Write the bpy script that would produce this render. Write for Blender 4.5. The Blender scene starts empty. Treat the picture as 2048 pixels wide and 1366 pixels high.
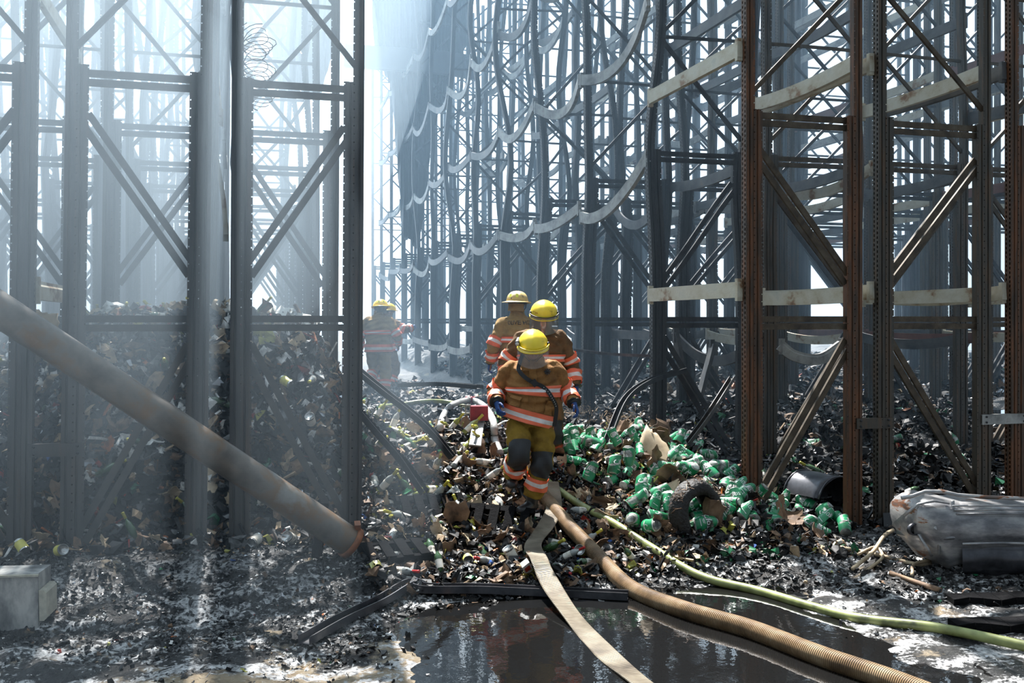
import bpy, math, random
from mathutils import Vector, Matrix, noise

SC = bpy.context.scene
COL = SC.collection
rnd = random.Random(7)

# ---------------------------------------------------------------- camera
TH = math.radians(15.5)
CS, SN = math.cos(TH), math.sin(TH)
FPX, CAMH, HOR = 1950.0, 2.25, 640.0
cam_d = bpy.data.cameras.new('camera')
cam_d.lens = 36.0 * FPX / 2048.0
cam_d.shift_y = -(683.0 - HOR) / 2048.0
cam_d.clip_end = 400
cam = bpy.data.objects.new('camera', cam_d)
cam.location = (0, 0, CAMH)
cam.rotation_euler = (math.pi / 2, 0, -TH)
COL.objects.link(cam)
SC.camera = cam


def W(px, py, zc):
    """a point of the place from where the photograph shows it and its distance"""
    xc = (px - 1024.0) / FPX * zc
    return Vector((xc * CS + zc * SN, -xc * SN + zc * CS, CAMH + (HOR - py) / FPX * zc))


def G(px, py, h=0.0):
    return W(px, py, (CAMH - h) * FPX / (py - HOR))


# ---------------------------------------------------------------- view, world, sun, haze
SC.view_settings.view_transform = 'Standard'
SC.view_settings.look = 'None'
SC.view_settings.gamma = 1.0
SC.view_settings.use_curve_mapping = False
SC.view_settings.exposure = 0.0
cy = SC.cycles
cy.use_denoising = True
cy.max_bounces = 4
cy.diffuse_bounces = 2
cy.glossy_bounces = 2
cy.transmission_bounces = 3
cy.volume_bounces = 0
cy.transparent_max_bounces = 14
cy.caustics_reflective = False
cy.caustics_refractive = False
cy.sample_clamp_indirect = 4.0
cy.use_adaptive_sampling = True
cy.adaptive_threshold = 0.03

SUN_AZ, SUN_EL = math.radians(1.5), math.radians(56)   # behind the racks, almost along the aisle
sun_dir = Vector((math.sin(SUN_AZ) * math.cos(SUN_EL), math.cos(SUN_AZ) * math.cos(SUN_EL), math.sin(SUN_EL)))
wd = bpy.data.worlds.new('sky')
SC.world = wd
wd.use_nodes = True
nt = wd.node_tree
nt.nodes.clear()
n_out = nt.nodes.new('ShaderNodeOutputWorld')
n_bg = nt.nodes.new('ShaderNodeBackground')
n_tc = nt.nodes.new('ShaderNodeTexCoord')
n_dot = nt.nodes.new('ShaderNodeVectorMath'); n_dot.operation = 'DOT_PRODUCT'
glow = Vector((math.sin(math.radians(-6)), math.cos(math.radians(-6)), 0.35)).normalized()
n_dot.inputs[1].default_value = glow
n_ramp = nt.nodes.new('ShaderNodeValToRGB')
n_ramp.color_ramp.interpolation = 'EASE'
e = n_ramp.color_ramp.elements
e[0].position = 0.0; e[0].color = (0.26, 0.33, 0.40, 1)
e[1].position = 1.0; e[1].color = (2.8, 3.0, 3.1, 1)
k = e.new(0.80); k.color = (0.75, 0.88, 0.98, 1)
k = e.new(0.93); k.color = (1.35, 1.5, 1.6, 1)
n_map = nt.nodes.new('ShaderNodeMapRange')
n_map.inputs[1].default_value = -1.0; n_map.inputs[2].default_value = 1.0
nt.links.new(n_tc.outputs['Generated'], n_dot.inputs[0])
nt.links.new(n_dot.outputs['Value'], n_map.inputs[0])
nt.links.new(n_map.outputs[0], n_ramp.inputs[0])
nt.links.new(n_ramp.outputs[0], n_bg.inputs[0])
n_bg.inputs[1].default_value = 1.0
nt.links.new(n_bg.outputs[0], n_out.inputs[0])

sd = bpy.data.lights.new('sun', 'SUN')
sd.energy = 25.0
sd.color = (1.0, 0.97, 0.93)
sd.angle = math.radians(0.7)
sun = bpy.data.objects.new('sun', sd)
sun.rotation_euler = sun_dir.to_track_quat('Z', 'Y').to_euler()
sun.location = (0, 20, 30)
COL.objects.link(sun)

# ---------------------------------------------------------------- helpers


def tag(o, label=None, cat=None, group=None, kind=None):
    if label: o['label'] = label
    if cat: o['category'] = cat
    if group: o['group'] = group
    if kind: o['kind'] = kind
    return o


def empty(name, loc, rz=0.0, label=None, cat=None, group=None):
    o = bpy.data.objects.new(name, None)
    o.location = loc
    o.rotation_euler = (0, 0, rz)
    o.empty_display_size = 0.2
    COL.objects.link(o)
    return tag(o, label, cat, group)


class MB:
    """collects faces; build() links them as ONE mesh object"""

    def __init__(s):
        s.v, s.f, s.m, s.pc, s.sm = [], [], [], [], []

    def add(s, vs, fs, mi=0, pc=None, smooth=False):
        b = len(s.v)
        s.v += [tuple(p) for p in vs]
        s.pc += [tuple(p) for p in (pc if pc is not None else vs)]
        for f in fs:
            s.f.append([b + i for i in f])
            s.m.append(mi)
            s.sm.append(smooth)
        return s

    def box(s, c, size, rot=None, mi=0):
        hx, hy, hz = size[0] / 2, size[1] / 2, size[2] / 2
        vs = [Vector((x, y, z)) for x in (-hx, hx) for y in (-hy, hy) for z in (-hz, hz)]
        if rot is not None: vs = [rot @ p for p in vs]
        c = Vector(c)
        s.add([p + c for p in vs], [(0, 1, 3, 2), (4, 6, 7, 5), (0, 4, 5, 1), (2, 3, 7, 6), (0, 2, 6, 4), (1, 5, 7, 3)], mi)
        return s

    def sweep(s, prof, path, up=Vector((0, 0, 1)), mi=0, closed=True, caps=True, smooth=False, scale=None, roll=None):
        """profile (list of 2D) along path (list of Vector); u = side, v = up"""
        n = len(prof)
        vs, pcs, L = [], [], 0.0
        for i, p in enumerate(path):
            a = path[max(i - 1, 0)]; b = path[min(i + 1, len(path) - 1)]
            t = (b - a).normalized()
            u = t.cross(up)
            if u.length < 1e-4: u = t.cross(Vector((0, 1, 0)))
            u.normalize()
            w = u.cross(t).normalized()
            if roll:
                q = Matrix.Rotation(roll[i] if isinstance(roll, list) else roll, 3, t)
                u = q @ u; w = q @ w
            if i: L += (p - path[i - 1]).length
            sc = scale[i] if scale else 1.0
            for (x, y) in prof:
                vs.append(p + u * (x * sc) + w * (y * sc))
                pcs.append((x, y, L))
        fs = []
        m = n if closed else n - 1
        for i in range(len(path) - 1):
            for j in range(m):
                k2 = (j + 1) % n
                fs.append((i * n + j, i * n + k2, (i + 1) * n + k2, (i + 1) * n + j))
        if caps and closed:
            fs.append(tuple(range(n))[::-1])
            fs.append(tuple((len(path) - 1) * n + j for j in range(n)))
        s.add(vs, fs, mi, pcs, smooth)
        return s

    def tube(s, path, r, n=10, mi=0, smooth=True, caps=True):
        rs = r if isinstance(r, (list, tuple)) else [r] * len(path)
        prof = [(math.cos(2 * math.pi * j / n), math.sin(2 * math.pi * j / n)) for j in range(n)]
        return s.sweep(prof, [Vector(p) for p in path], mi=mi, caps=caps, smooth=smooth, scale=list(rs))

    def lathe(s, prof, n=12, mi=0, M=None, smooth=True, caps=True):
        """prof = list of (r, z)"""
        vs = []
        for (r, z) in prof:
            for j in range(n):
                a = 2 * math.pi * j / n
                vs.append(Vector((r * math.cos(a), r * math.sin(a), z)))
        fs = []
        for i in range(len(prof) - 1):
            for j in range(n):
                k2 = (j + 1) % n
                fs.append((i * n + j, i * n + k2, (i + 1) * n + k2, (i + 1) * n + j))
        if caps:
            fs.append(tuple(range(n))[::-1])
            fs.append(tuple((len(prof) - 1) * n + j for j in range(n)))
        pcs = vs
        if M is not None: vs = [M @ p for p in vs]
        s.add(vs, fs, mi, pcs, smooth)
        return s

    def warp(s, fn):
        s.v = [tuple(fn(Vector(p))) for p in s.v]
        return s

    def mesh(s, name, mats):
        me = bpy.data.meshes.new(name)
        me.from_pydata(s.v, [], s.f)
        for m in (mats if isinstance(mats, (list, tuple)) else [mats]): me.materials.append(m)
        me.polygons.foreach_set('material_index', s.m)
        me.polygons.foreach_set('use_smooth', s.sm)
        at = me.attributes.new('pc', 'FLOAT_VECTOR', 'POINT')
        at.data.foreach_set('vector', [c for p in s.pc for c in p])
        me.update()
        return me

    def build(s, name, mats, parent=None, loc=None):
        return link(name, s.mesh(name, mats), parent, loc)


def link(name, me, parent=None, loc=None):
    o = bpy.data.objects.new(name, me)
    COL.objects.link(o)
    if parent is not None: o.parent = parent
    if loc is not None: o.location = loc
    return o


def bake(o):
    """the mesh an object shows once its modifiers are applied"""
    dg = bpy.context.evaluated_depsgraph_get()
    me = bpy.data.meshes.new_from_object(o.evaluated_get(dg))
    old = o.data
    o.modifiers.clear()
    o.data = me
    if old.users == 0: bpy.data.meshes.remove(old)
    return me


def copy_tree(o, parent=None):
    c = o.copy()
    COL.objects.link(c)
    c.parent = parent
    for ch in o.children: copy_tree(ch, c)
    return c


def ctrl(pts, n):
    """Catmull-Rom through the points"""
    P = [Vector(p) for p in pts]
    P = [P[0] * 2 - P[1]] + P + [P[-1] * 2 - P[-2]]
    out = []
    for i in range(1, len(P) - 2):
        for k2 in range(n):
            t = k2 / n
            a, b, c, d = P[i - 1], P[i], P[i + 1], P[i + 2]
            out.append(0.5 * ((2 * b) + (c - a) * t + (2 * a - 5 * b + 4 * c - d) * t * t + (3 * b - a - 3 * c + d) * t ** 3))
    out.append(P[-2])
    return out


def sst(x, a, b):
    t = min(1.0, max(0.0, (x - a) / (b - a)))
    return t * t * (3 - 2 * t)


def lerp_t(x, tab):
    if x <= tab[0][0]: return tab[0][1]
    for (a, b), (c, d) in zip(tab, tab[1:]):
        if x <= c: return b + (d - b) * (x - a) / (c - a)
    return tab[-1][1]


# ---------------------------------------------------------------- materials
def new_mat(name):
    m = bpy.data.materials.new(name)
    m.use_nodes = True
    t = m.node_tree
    return m, t, t.nodes['Principled BSDF']


def NN(t, kind, **kw):
    n = t.nodes.new(kind)
    for a, b in kw.items():
        if a.startswith('i_'): n.inputs[int(a[2:])].default_value = b
        else: setattr(n, a, b)
    return n


def coords(t, scale=(1, 1, 1), kind='Object'):
    tc = NN(t, 'ShaderNodeTexCoord')
    mp = NN(t, 'ShaderNodeMapping')
    mp.inputs['Scale'].default_value = scale
    t.links.new(tc.outputs[kind], mp.inputs[0])
    oi = NN(t, 'ShaderNodeObjectInfo')
    mul = NN(t, 'ShaderNodeMath', operation='MULTIPLY'); mul.inputs[1].default_value = 37.0
    t.links.new(oi.outputs['Random'], mul.inputs[0])
    add = NN(t, 'ShaderNodeVectorMath', operation='ADD')
    t.links.new(mp.outputs[0], add.inputs[0]); t.links.new(mul.outputs[0], add.inputs[1])
    return add.outputs[0]


def ramp(t, fac, stops, interp='LINEAR'):
    r = NN(t, 'ShaderNodeValToRGB')
    cr = r.color_ramp
    cr.interpolation = interp
    cr.elements[0].position = stops[0][0]; cr.elements[0].color = (*stops[0][1], 1)
    cr.elements[1].position = stops[-1][0]; cr.elements[1].color = (*stops[-1][1], 1)
    for p, c in stops[1:-1]:
        el = cr.elements.new(p); el.color = (*c, 1)
    t.links.new(fac, r.inputs[0])
    return r.outputs[0]


def noisy(name, stops, scale=6.0, stretch=(1, 1, 1), rough=0.6, metal=0.0, detail=6, bump=0.0, bscale=40, spec=0.5, interp='LINEAR', kind='Object', holes=False, rvar=0.0):
    m, t, b = new_mat(name)
    v = coords(t, stretch, kind)
    nz = NN(t, 'ShaderNodeTexNoise'); nz.inputs['Scale'].default_value = scale
    nz.inputs['Detail'].default_value = detail
    nz.inputs['Roughness'].default_value = 0.62
    t.links.new(v, nz.inputs['Vector'])
    c = ramp(t, nz.outputs['Fac'], stops, interp)
    t.links.new(c, b.inputs['Base Color'])
    b.inputs['Roughness'].default_value = rough
    b.inputs['Metallic'].default_value = metal
    b.inputs['Specular IOR Level'].default_value = spec
    if rvar:
        mr = NN(t, 'ShaderNodeMapRange', i_3=rough - rvar, i_4=rough + rvar)
        t.links.new(nz.outputs['Fac'], mr.inputs[0]); t.links.new(mr.outputs[0], b.inputs['Roughness'])
    if bump:
        n2 = NN(t, 'ShaderNodeTexNoise'); n2.inputs['Scale'].default_value = bscale
        n2.inputs['Detail'].default_value = 3
        t.links.new(v, n2.inputs['Vector'])
        bp = NN(t, 'ShaderNodeBump'); bp.inputs['Strength'].default_value = bump
        bp.inputs['Distance'].default_value = 0.02
        t.links.new(n2.outputs['Fac'], bp.inputs['Height'])
        t.links.new(bp.outputs[0], b.inputs['Normal'])
    if holes: punch(t, b)
    return m


def punch(t, b):
    """round bolt holes down the flange and slots down the outer face of an upright"""
    at = NN(t, 'ShaderNodeAttribute', attribute_name='pc')
    sp = NN(t, 'ShaderNodeSeparateXYZ')
    t.links.new(at.outputs['Vector'], sp.inputs[0])

    def M(op, a, c=None, d=None):
        n = NN(t, 'ShaderNodeMath', operation=op)
        for i, x in enumerate((a, c, d)):
            if x is None: continue
            if isinstance(x, (int, float)): n.inputs[i].default_value = x
            else: t.links.new(x, n.inputs[i])
        return n.outputs[0]
    X, Y, Z = sp.outputs[0], sp.outputs[1], sp.outputs[2]
    # flange holes: |x - xl| for the two flanges, every 0.1 m
    zf = M('MULTIPLY', M('SUBTRACT', M('FRACT', M('DIVIDE', Z, 0.075)), 0.5), 0.075)
    masks = []
    for xl in (0.092, 0.177):
        dx = M('SUBTRACT', X, xl)
        d = M('SQRT', M('ADD', M('MULTIPLY', dx, dx), M('MULTIPLY', zf, zf)))
        masks.append(M('LESS_THAN', d, 0.0062))
    round_h = M('MAXIMUM', masks[0], masks[1])
    # slots on the outer face x = 0
    on = M('LESS_THAN', X, 0.004)
    sl = []
    for yy, off in ((-0.026, 0.0), (0.026, 0.5)):
        z2 = M('SUBTRACT', M('FRACT', M('ADD', M('DIVIDE', Z, 0.05), off)), 0.5)
        a = M('LESS_THAN', M('ABSOLUTE', z2), 0.27)
        c = M('LESS_THAN', M('ABSOLUTE', M('SUBTRACT', Y, yy)), 0.0085)
        sl.append(M('MULTIPLY', a, c))
    slots = M('MULTIPLY', M('MAXIMUM', sl[0], sl[1]), on)
    hole = M('MAXIMUM', round_h, slots)
    t.links.new(M('SUBTRACT', 1.0, hole), b.inputs['Alpha'])


MT = {}
MT['post_rust'] = noisy('rusted brown upright steel', [(0.25, (0.022, 0.016, 0.012)), (0.45, (0.06, 0.033, 0.018)), (0.6, (0.13, 0.048, 0.017)), (0.8, (0.07, 0.06, 0.04))], 3.0, (6, 6, 0.7), 0.55, 0.25, bump=0.15, holes=True)
MT['post_brown'] = noisy('smoke browned upright steel', [(0.3, (0.028, 0.024, 0.02)), (0.5, (0.055, 0.047, 0.036)), (0.65, (0.085, 0.05, 0.028)), (0.85, (0.05, 0.06, 0.05))], 3.0, (6, 6, 0.7), 0.5, 0.25, bump=0.12, holes=True)
MT['post_grey'] = noisy('heat greyed upright steel', [(0.3, (0.045, 0.045, 0.046)), (0.55, (0.075, 0.07, 0.066)), (0.8, (0.11, 0.075, 0.058))], 3.0, (6, 6, 0.6), 0.5, 0.25, bump=0.1, holes=True)
MT['post_char'] = noisy('blackened upright steel', [(0.3, (0.014, 0.016, 0.019)), (0.6, (0.03, 0.03, 0.032)), (0.85, (0.055, 0.045, 0.038))], 4.0, (5, 5, 0.8), 0.5, 0.25, bump=0.2, holes=True)
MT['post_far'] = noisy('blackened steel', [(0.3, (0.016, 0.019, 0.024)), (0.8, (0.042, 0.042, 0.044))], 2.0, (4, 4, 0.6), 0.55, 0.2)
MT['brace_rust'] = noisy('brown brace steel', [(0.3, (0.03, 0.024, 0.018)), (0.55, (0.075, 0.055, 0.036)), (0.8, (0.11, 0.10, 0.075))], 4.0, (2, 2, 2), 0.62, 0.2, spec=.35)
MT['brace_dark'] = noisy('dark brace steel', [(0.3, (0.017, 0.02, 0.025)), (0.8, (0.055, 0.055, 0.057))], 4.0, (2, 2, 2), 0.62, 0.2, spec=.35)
MT['brace_grey'] = noisy('grey brace steel', [(0.3, (0.05, 0.05, 0.05)), (0.8, (0.10, 0.09, 0.08))], 4.0, (2, 2, 2), 0.45, 0.3)
MT['beam_tan'] = noisy('scorched cream beam paint', [(0.22, (0.07, 0.05, 0.035)), (0.36, (0.22, 0.12, 0.06)), (0.44, (0.42, 0.37, 0.27)), (0.6, (0.5, 0.47, 0.38)), (0.8, (0.33, 0.34, 0.30))], 2.6, (1.5, 1.0, 1.5), 0.55, 0.1, bump=0.1)
MT['beam_grey'] = noisy('ash grey beam paint', [(0.25, (0.06, 0.06, 0.06)), (0.42, (0.20, 0.20, 0.19)), (0.6, (0.33, 0.33, 0.31)), (0.8, (0.16, 0.12, 0.09))], 3.0, (1.5, 1, 1.5), 0.55, 0.15, bump=0.15)
MT['beam_dark'] = noisy('smoke darkened beam', [(0.3, (0.04, 0.045, 0.05)), (0.6, (0.10, 0.10, 0.10)), (0.85, (0.18, 0.12, 0.08))], 3.0, (1.5, 1, 1.5), 0.5, 0.2)
MT['beam_red'] = noisy('dull red beam', [(0.3, (0.09, 0.04, 0.035)), (0.7, (0.20, 0.09, 0.07))], 3.0, (1, 1, 1), 0.6, 0.1)
# ---------------------------------------------------------------- pallet rack frames
SECW = 0.08
DEP = 0.05


def col_prof(x0, w, yo):
    """closed box section with a groove in its front face; x runs from the outer face inwards"""
    a, d = DEP + yo, DEP
    g0, g1, gd = x0 + w * 0.38, x0 + w * 0.62, 0.012
    return [(x0, -a), (g0, -a), (g0 + 0.004, -a + gd), (g1 - 0.004, -a + gd), (g1, -a), (x0 + w, -a), (x0 + w, d), (x0, d)]


def add_column(mb, x0, side, xo, z0, z1, segs, yo=0.0, w=SECW):
    """side +1: outer face at the left (x grows inwards), -1 mirrored"""
    zs = [z0 + (z1 - z0) * i / segs for i in range(segs + 1)]
    for prof, cl in ((col_prof(x0, w, yo), True), ([(x0 + w, -(DEP + yo) + 0.001), (x0 + w + 0.021, -(DEP + yo) + 0.001)], False)):
        n = len(prof)
        vs, pcs, fs = [], [], []
        for z in zs:
            for (x, y) in prof:
                vs.append((xo + side * x, y, z)); pcs.append((x, y, z))
        for i in range(len(zs) - 1):
            for j in range(n if cl else n - 1):
                k2 = (j + 1) % n
                q = (i * n + j, i * n + k2, (i + 1) * n + k2, (i + 1) * n + j)
                fs.append(q if side > 0 else q[::-1])
        if cl:
            top = tuple((len(zs) - 1) * n + j for j in range(n))
            fs.append(top if side > 0 else top[::-1])
        mb.add(vs, fs, 0, pcs)
    return mb


CH = [(-0.024, -0.015), (0.024, -0.015), (0.024, 0.015), (0.006, 0.015), (0.006, 0.004), (-0.006, 0.004), (-0.006, 0.015), (-0.024, 0.015)]


def brace_mesh(a, b, size=1.0, pair=0.0, segs=1):
    mb = MB()
    a, b = Vector(a), Vector(b)
    t = (b - a).normalized()
    nrm = Vector((-t.z, 0, t.x))
    for off in ((0,) if not pair else (-pair / 2, pair / 2)):
        pts = [a.lerp(b, i / segs) + nrm * off for i in range(segs + 1)]
        # profile u = in the frame plane, v = depth
        prof = [(x * size, y) for (x, y) in CH]
        n = len(prof)
        vs = [p + nrm * x + Vector((0, y, 0)) for p in pts for (x, y) in prof]
        pc = [(x, y, i * 0.1) for i, p in enumerate(pts) for (x, y) in prof]
        fs = [(i * n + j, i * n + (j + 1) % n, (i + 1) * n + (j + 1) % n, (i + 1) * n + j) for i in range(segs) for j in range(n)]
        fs += [tuple(range(n))[::-1], tuple(segs * n + j for j in range(n))]
        mb.add(vs, fs, 0, pc)
    return mb


def frame_parts(wd_, H, phase, segs=1, low=4.4, detail=True, zl=None):
    """returns list of (name, MB, kind)"""
    h = wd_ / 2
    out = []
    for side, xo in ((1, -h), (-1, h)):
        mb = add_column(MB(), 0.0, side, xo, 0.0, H, segs)
        if not detail: add_column(mb, SECW + 0.005, side, xo, 0.0, low, max(1, segs // 3), 0.004)
        out.append(('upright', mb, 'post'))
        if detail:
            out.append(('reinforcing_post', add_column(MB(), SECW + 0.005, side, xo, 0.0, low + rnd.uniform(-0.01, 0.02), max(1, segs // 3), 0.004), 'post'))
    xi = h - 2 * SECW + 0.02
    xu = h - SECW + 0.01
    bs = max(1, segs // 6)
    br = []
    for z in (low - 0.09, 2.22): br.append(('strut', (-xi, 0, z), (xi, 0, z), 1.25, 0.078))
    s = 1 if phase else -1
    br.append(('brace', (-xi * s, 0, 2.66), (xi * s, 0, 3.98), 1.25, 0.09))
    br.append(('brace', (xi * s, 0, 0.35), (-xi * s, 0, 2.02), 1.25, 0.09))
    z, k2 = low + 0.16, s
    i = 0
    while z + 1.2 < H:
        br.append(('brace', (xu * k2, 0, z), (-xu * k2, 0, z + 1.22), 1.0, 0))
        z += 1.26
        i += 1
        k2 = -k2
        if i % 2 == 1: br.append(('strut', (-xu, 0, z), (xu, 0, z), 0.8, 0))
        z += 0.05
    if detail:
        for n, a, b, sz, pr in br: out.append((n, brace_mesh(a, b, sz, pr, bs), 'brace'))
    else:
        al = MB()
        for n, a, b, sz, pr in br:
            q = brace_mesh(a, b, sz, pr, bs)
            al.add(q.v, q.f, 0, q.pc)
        out.append(('bracing', al, 'brace'))
    return out


ORD = ['front', 'second', 'third', 'fourth', 'fifth', 'sixth', 'seventh', 'eighth', 'ninth', 'tenth', 'eleventh', 'twelfth', 'thirteenth', 'fourteenth']
_fcache = {}


def rack_frame(x0, x1, Y, H, phase, post, brace, label, group, segs=1, warp=None, detail=True, name='storage_rack'):
    w = round(x1 - x0, 2)
    root = empty(name, ((x0 + x1) / 2, Y, 0), 0, label, 'rack', group)
    key = (w, H, phase, post, brace, detail)
    if warp is None and key in _fcache:
        for n, me in _fcache[key]: link(n, me, root)
        return root
    st = []
    for n, mb, kd in frame_parts(w, H, phase, segs if warp else 1, detail=detail):
        if warp: mb.warp(warp)
        me = mb.mesh(n, MT[post if kd == 'post' else brace])
        link(n, me, root)
        st.append((n, me))
    if warp is None: _fcache[key] = st
    return root


def mk_warp(seed, amp, lean=0.0, z_on=2.4):
    r = random.Random(seed)
    a = [r.uniform(-1, 1) for _ in range(6)]
    f1, f2 = r.uniform(0.7, 1.1), r.uniform(1.4, 2.2)

    def fn(p):
        k2 = sst(p.z, z_on, z_on + 2.5)
        dx = amp * (a[0] * math.sin(p.z * f1 + a[1] * 3) + 0.45 * a[2] * math.sin(p.z * f2 + a[3] * 3 + p.x)) * k2
        dy = amp * 1.1 * (a[4] * math.sin(p.z * f1 * 0.9 + a[5] * 3 + p.x * 1.2) + 0.3 * a[1] * math.sin(p.z * f2 * 1.3)) * k2
        return Vector((p.x + dx + lean * p.z * 0.01, p.y + dy, p.z))
    return fn


ROWS = [8.96, 11.3, 13.85, 16.2, 18.65, 21.1, 23.6, 26.1, 28.6, 31.1, 33.6, 36.1, 38.6]
RCOL = [(4.94, 6.30), (6.50, 7.93), (8.20, 9.63), (9.86, 11.29), (11.52, 12.95), (13.18, 14.61), (14.84, 16.27), (16.5, 17.93)]
LCOL = [(-0.11, 1.05), (-1.48, -0.30), (-2.87, -1.70), (-4.26, -3.08), (-5.65, -4.47)]
CNAME = ['aisle-side', 'second', 'third', 'fourth', 'fifth', 'sixth', 'seventh', 'eighth']

WARPS = {}
for j, Y in enumerate(ROWS):
    for i, (a, b) in enumerate(RCOL):
        if b / Y > 1.05 and j > 0 and i > 5: continue
        # out of the picture on the right
        xr, zr = a * CS - Y * SN, a * SN + Y * CS
        if 1024 + FPX * xr / zr > 2120: continue
        if j > 8 and i > 2: continue
        if j > 6 and i > 4: continue
        H = [11.0, 11.3, 11.8, 12.2, 12.2, 12.6, 12.2, 13.0, 12.6, 13.2, 12.8, 13.0, 12.6][j] + (i % 3) * 0.3
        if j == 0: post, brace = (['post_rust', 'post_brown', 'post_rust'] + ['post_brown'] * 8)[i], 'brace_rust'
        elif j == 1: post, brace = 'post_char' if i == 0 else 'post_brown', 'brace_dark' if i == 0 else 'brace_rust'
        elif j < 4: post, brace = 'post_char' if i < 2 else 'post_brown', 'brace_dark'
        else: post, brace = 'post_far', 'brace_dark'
        warp = None
        segs = 1
        if j >= 1 and i < 3 and j < 9:
            amp = [0, 0.10, 0.17, 0.20, 0.20, 0.19, 0.16, 0.13, 0.1][j] * (1.0, 0.6, 0.35)[i]
            warp = mk_warp(j * 17 + i * 5 + 3, amp)
            segs = 30
        WARPS[(j, i)] = warp
        if j == 0:
            label = ['rust-red rack frame at the front right corner of the aisle', 'brown rack frame standing right of the rust-red corner frame',
                     'brown rack frame cut by the right edge of the picture'][i] if i < 3 else 'brown rack frame beyond the right edge frame'
        elif i == 0:
            label = f'{"sagging blackened" if j < 9 else "hazy dark"} rack frame, {ORD[j]} one back along the right of the aisle'
        else:
            label = f'{"brown" if j < 3 else "dark"} rack frame in the {CNAME[i]} line right of the aisle, {ORD[j]} row back'
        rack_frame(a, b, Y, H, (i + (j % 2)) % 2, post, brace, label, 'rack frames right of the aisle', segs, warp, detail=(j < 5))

for j, Y in enumerate(ROWS[:8]):
    for i, (a, b) in enumerate(LCOL):
        xr, zr = b * CS - Y * SN, b * SN + Y * CS
        if 1024 + FPX * xr / zr < -60: continue
        if j > 5 and i < 1: pass
        warp = mk_warp(j * 13 + i + 50, 0.12 if j > 2 else 0.03, z_on=3.0) if j > 1 else mk_warp(99 + i, 0.0, 1.2 if i else 0.6, 0)
        if j == 0:
            label = ['grey rack frame at the front left corner of the aisle', 'grey rack frame just left of the corner frame, behind the leaning pipe',
                     'grey-brown rack frame at the left edge of the picture', 'rack frame beyond the left edge', 'rack frame beyond the left edge'][i]
        else:
            label = f'hazy grey rack frame in the {CNAME[i]} line left of the aisle, {ORD[j]} row back'
        rack_frame(a, b, Y, 11.0 + (i % 2) * 0.3, (i + 1 + (j % 2)) % 2, 'post_grey', 'brace_grey', label, 'rack frames left of the aisle', 12 if j > 1 else 4, warp, detail=(j < 4))

# short spacers bolted between neighbouring frames
for (xa, xb, h, lab, m) in ((-1.72, -1.28, 1.16, 'grey row spacer plate between the two left frames', 'post_grey'), (6.22, 6.66, 1.16, 'dark row spacer plate between the two right front frames', 'post_brown'), (7.8, 8.4, 1.16, 'pale row spacer plate with bolt holes at the right edge', 'beam_grey')):
    mb = MB()
    mb.box((0, 0, 0), (xb - xa, 0.012, 0.11))
    mb.box((0, 0.02, 0.05), (xb - xa, 0.04, 0.01)); mb.box((0, 0.02, -0.05), (xb - xa, 0.04, 0.01))
    r = empty('row_spacer', ((xa + xb) / 2, ROWS[0] - 0.065, h), 0, lab, 'spacer')
    mb.build('plate', MT[m], r)
    bo = MB()
    for sx in (-1, 1):
        for zz in (-0.03, 0.03):
            bo.lathe([(0.012, 0), (0.012, 0.012)], 6, M=Matrix.Translation((sx * ((xb - xa) / 2 - 0.05), -0.006, zz)) @ Matrix.Rotation(math.pi / 2, 4, 'X'))
    bo.build('bolts', MT['brace_dark'], r)

# ---------------------------------------------------------------- load beams along the aisle
BP = [(-0.025, -0.07), (0.025, -0.07), (0.025, 0.03), (0.012, 0.045), (0.012, 0.07), (-0.025, 0.07)]


def load_beam(pts, mat, label, group, size=1.0, n=8, face=1, up=Vector((0, 0, 1)), name='rack_rail'):
    path = ctrl(pts, n)
    c = path[0].copy()
    root = empty(name, c, 0, label, 'beam', group)
    pf = [(x * size * face, y * size) for (x, y) in BP]
    MB().sweep(pf, [p - c for p in path], up=up).build('rail', MT[mat], root)
    for e0, e1 in ((path[0], path[1]), (path[-1], path[-2])):
        d = (e1 - e0).normalized() * 0.03
        MB().box(e0 - c + d, (0.06, 0.05, 0.2 * size)).build('end_plate', MT[mat], root)
    return root


def side_beam(x, j, lv, mat, label, group, sag=0.0, d0=0.0, d1=0.0, kink=0.0, face=1, size=1.0, out=0.0):
    y0, y1 = ROWS[j] + 0.02, ROWS[j + 1] - 0.02
    P = []
    for q in (0, .2, .4, .6, .8, 1):
        s = 4 * q * (1 - q)
        P.append(Vector((x + out * s, y0 + (y1 - y0) * q, lv + d0 * (1 - q) + d1 * q - sag * s - kink * sst(q, .45, .75) * (1 - q) * 2)))
    return load_beam(P, mat, label, group, size, 4, face)


GB = 'load beams along the right of the aisle'
# first bay: the two cream beams on the aisle face, others behind
XA = 4.94 - 0.03
side_beam(XA, 0, 2.56, 'beam_tan', 'straight cream load beam low beside the right corner frame', GB, size=1.15)
side_beam(XA, 0, 5.02, 'beam_tan', 'cream load beam with rust patches rising to the right corner frame', GB, size=1.15)
side_beam(XA, 0, 7.5, 'beam_tan', 'cream load beam at the top beside the right corner frame', GB, size=1.15)
for i, (a, b) in enumerate(RCOL[:4]):
    for xx, nm in ((b + 0.03, 'right'), (a - 0.03, 'left')):
        if i == 0 and nm == 'left': continue
        for lv, nl in ((2.56, 'low'), (5.02, 'middle'), (7.5, 'high')):
            m = (rnd.choice(['beam_tan', 'beam_tan', 'beam_grey', 'beam_dark']) if i > 1 or lv > 7 else 'beam_tan')
            side_beam(xx, 0, lv + rnd.uniform(-.05, .05), m, f'{nl} load beam, {nm} side of the {CNAME[i]} right-hand line, front bay', 'load beams of the front right bay', sag=rnd.uniform(0, .06), size=1.15)
lv2 = [1.62, 3.85, 5.95, 8.0, 10.1]
sagp = {}
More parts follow.
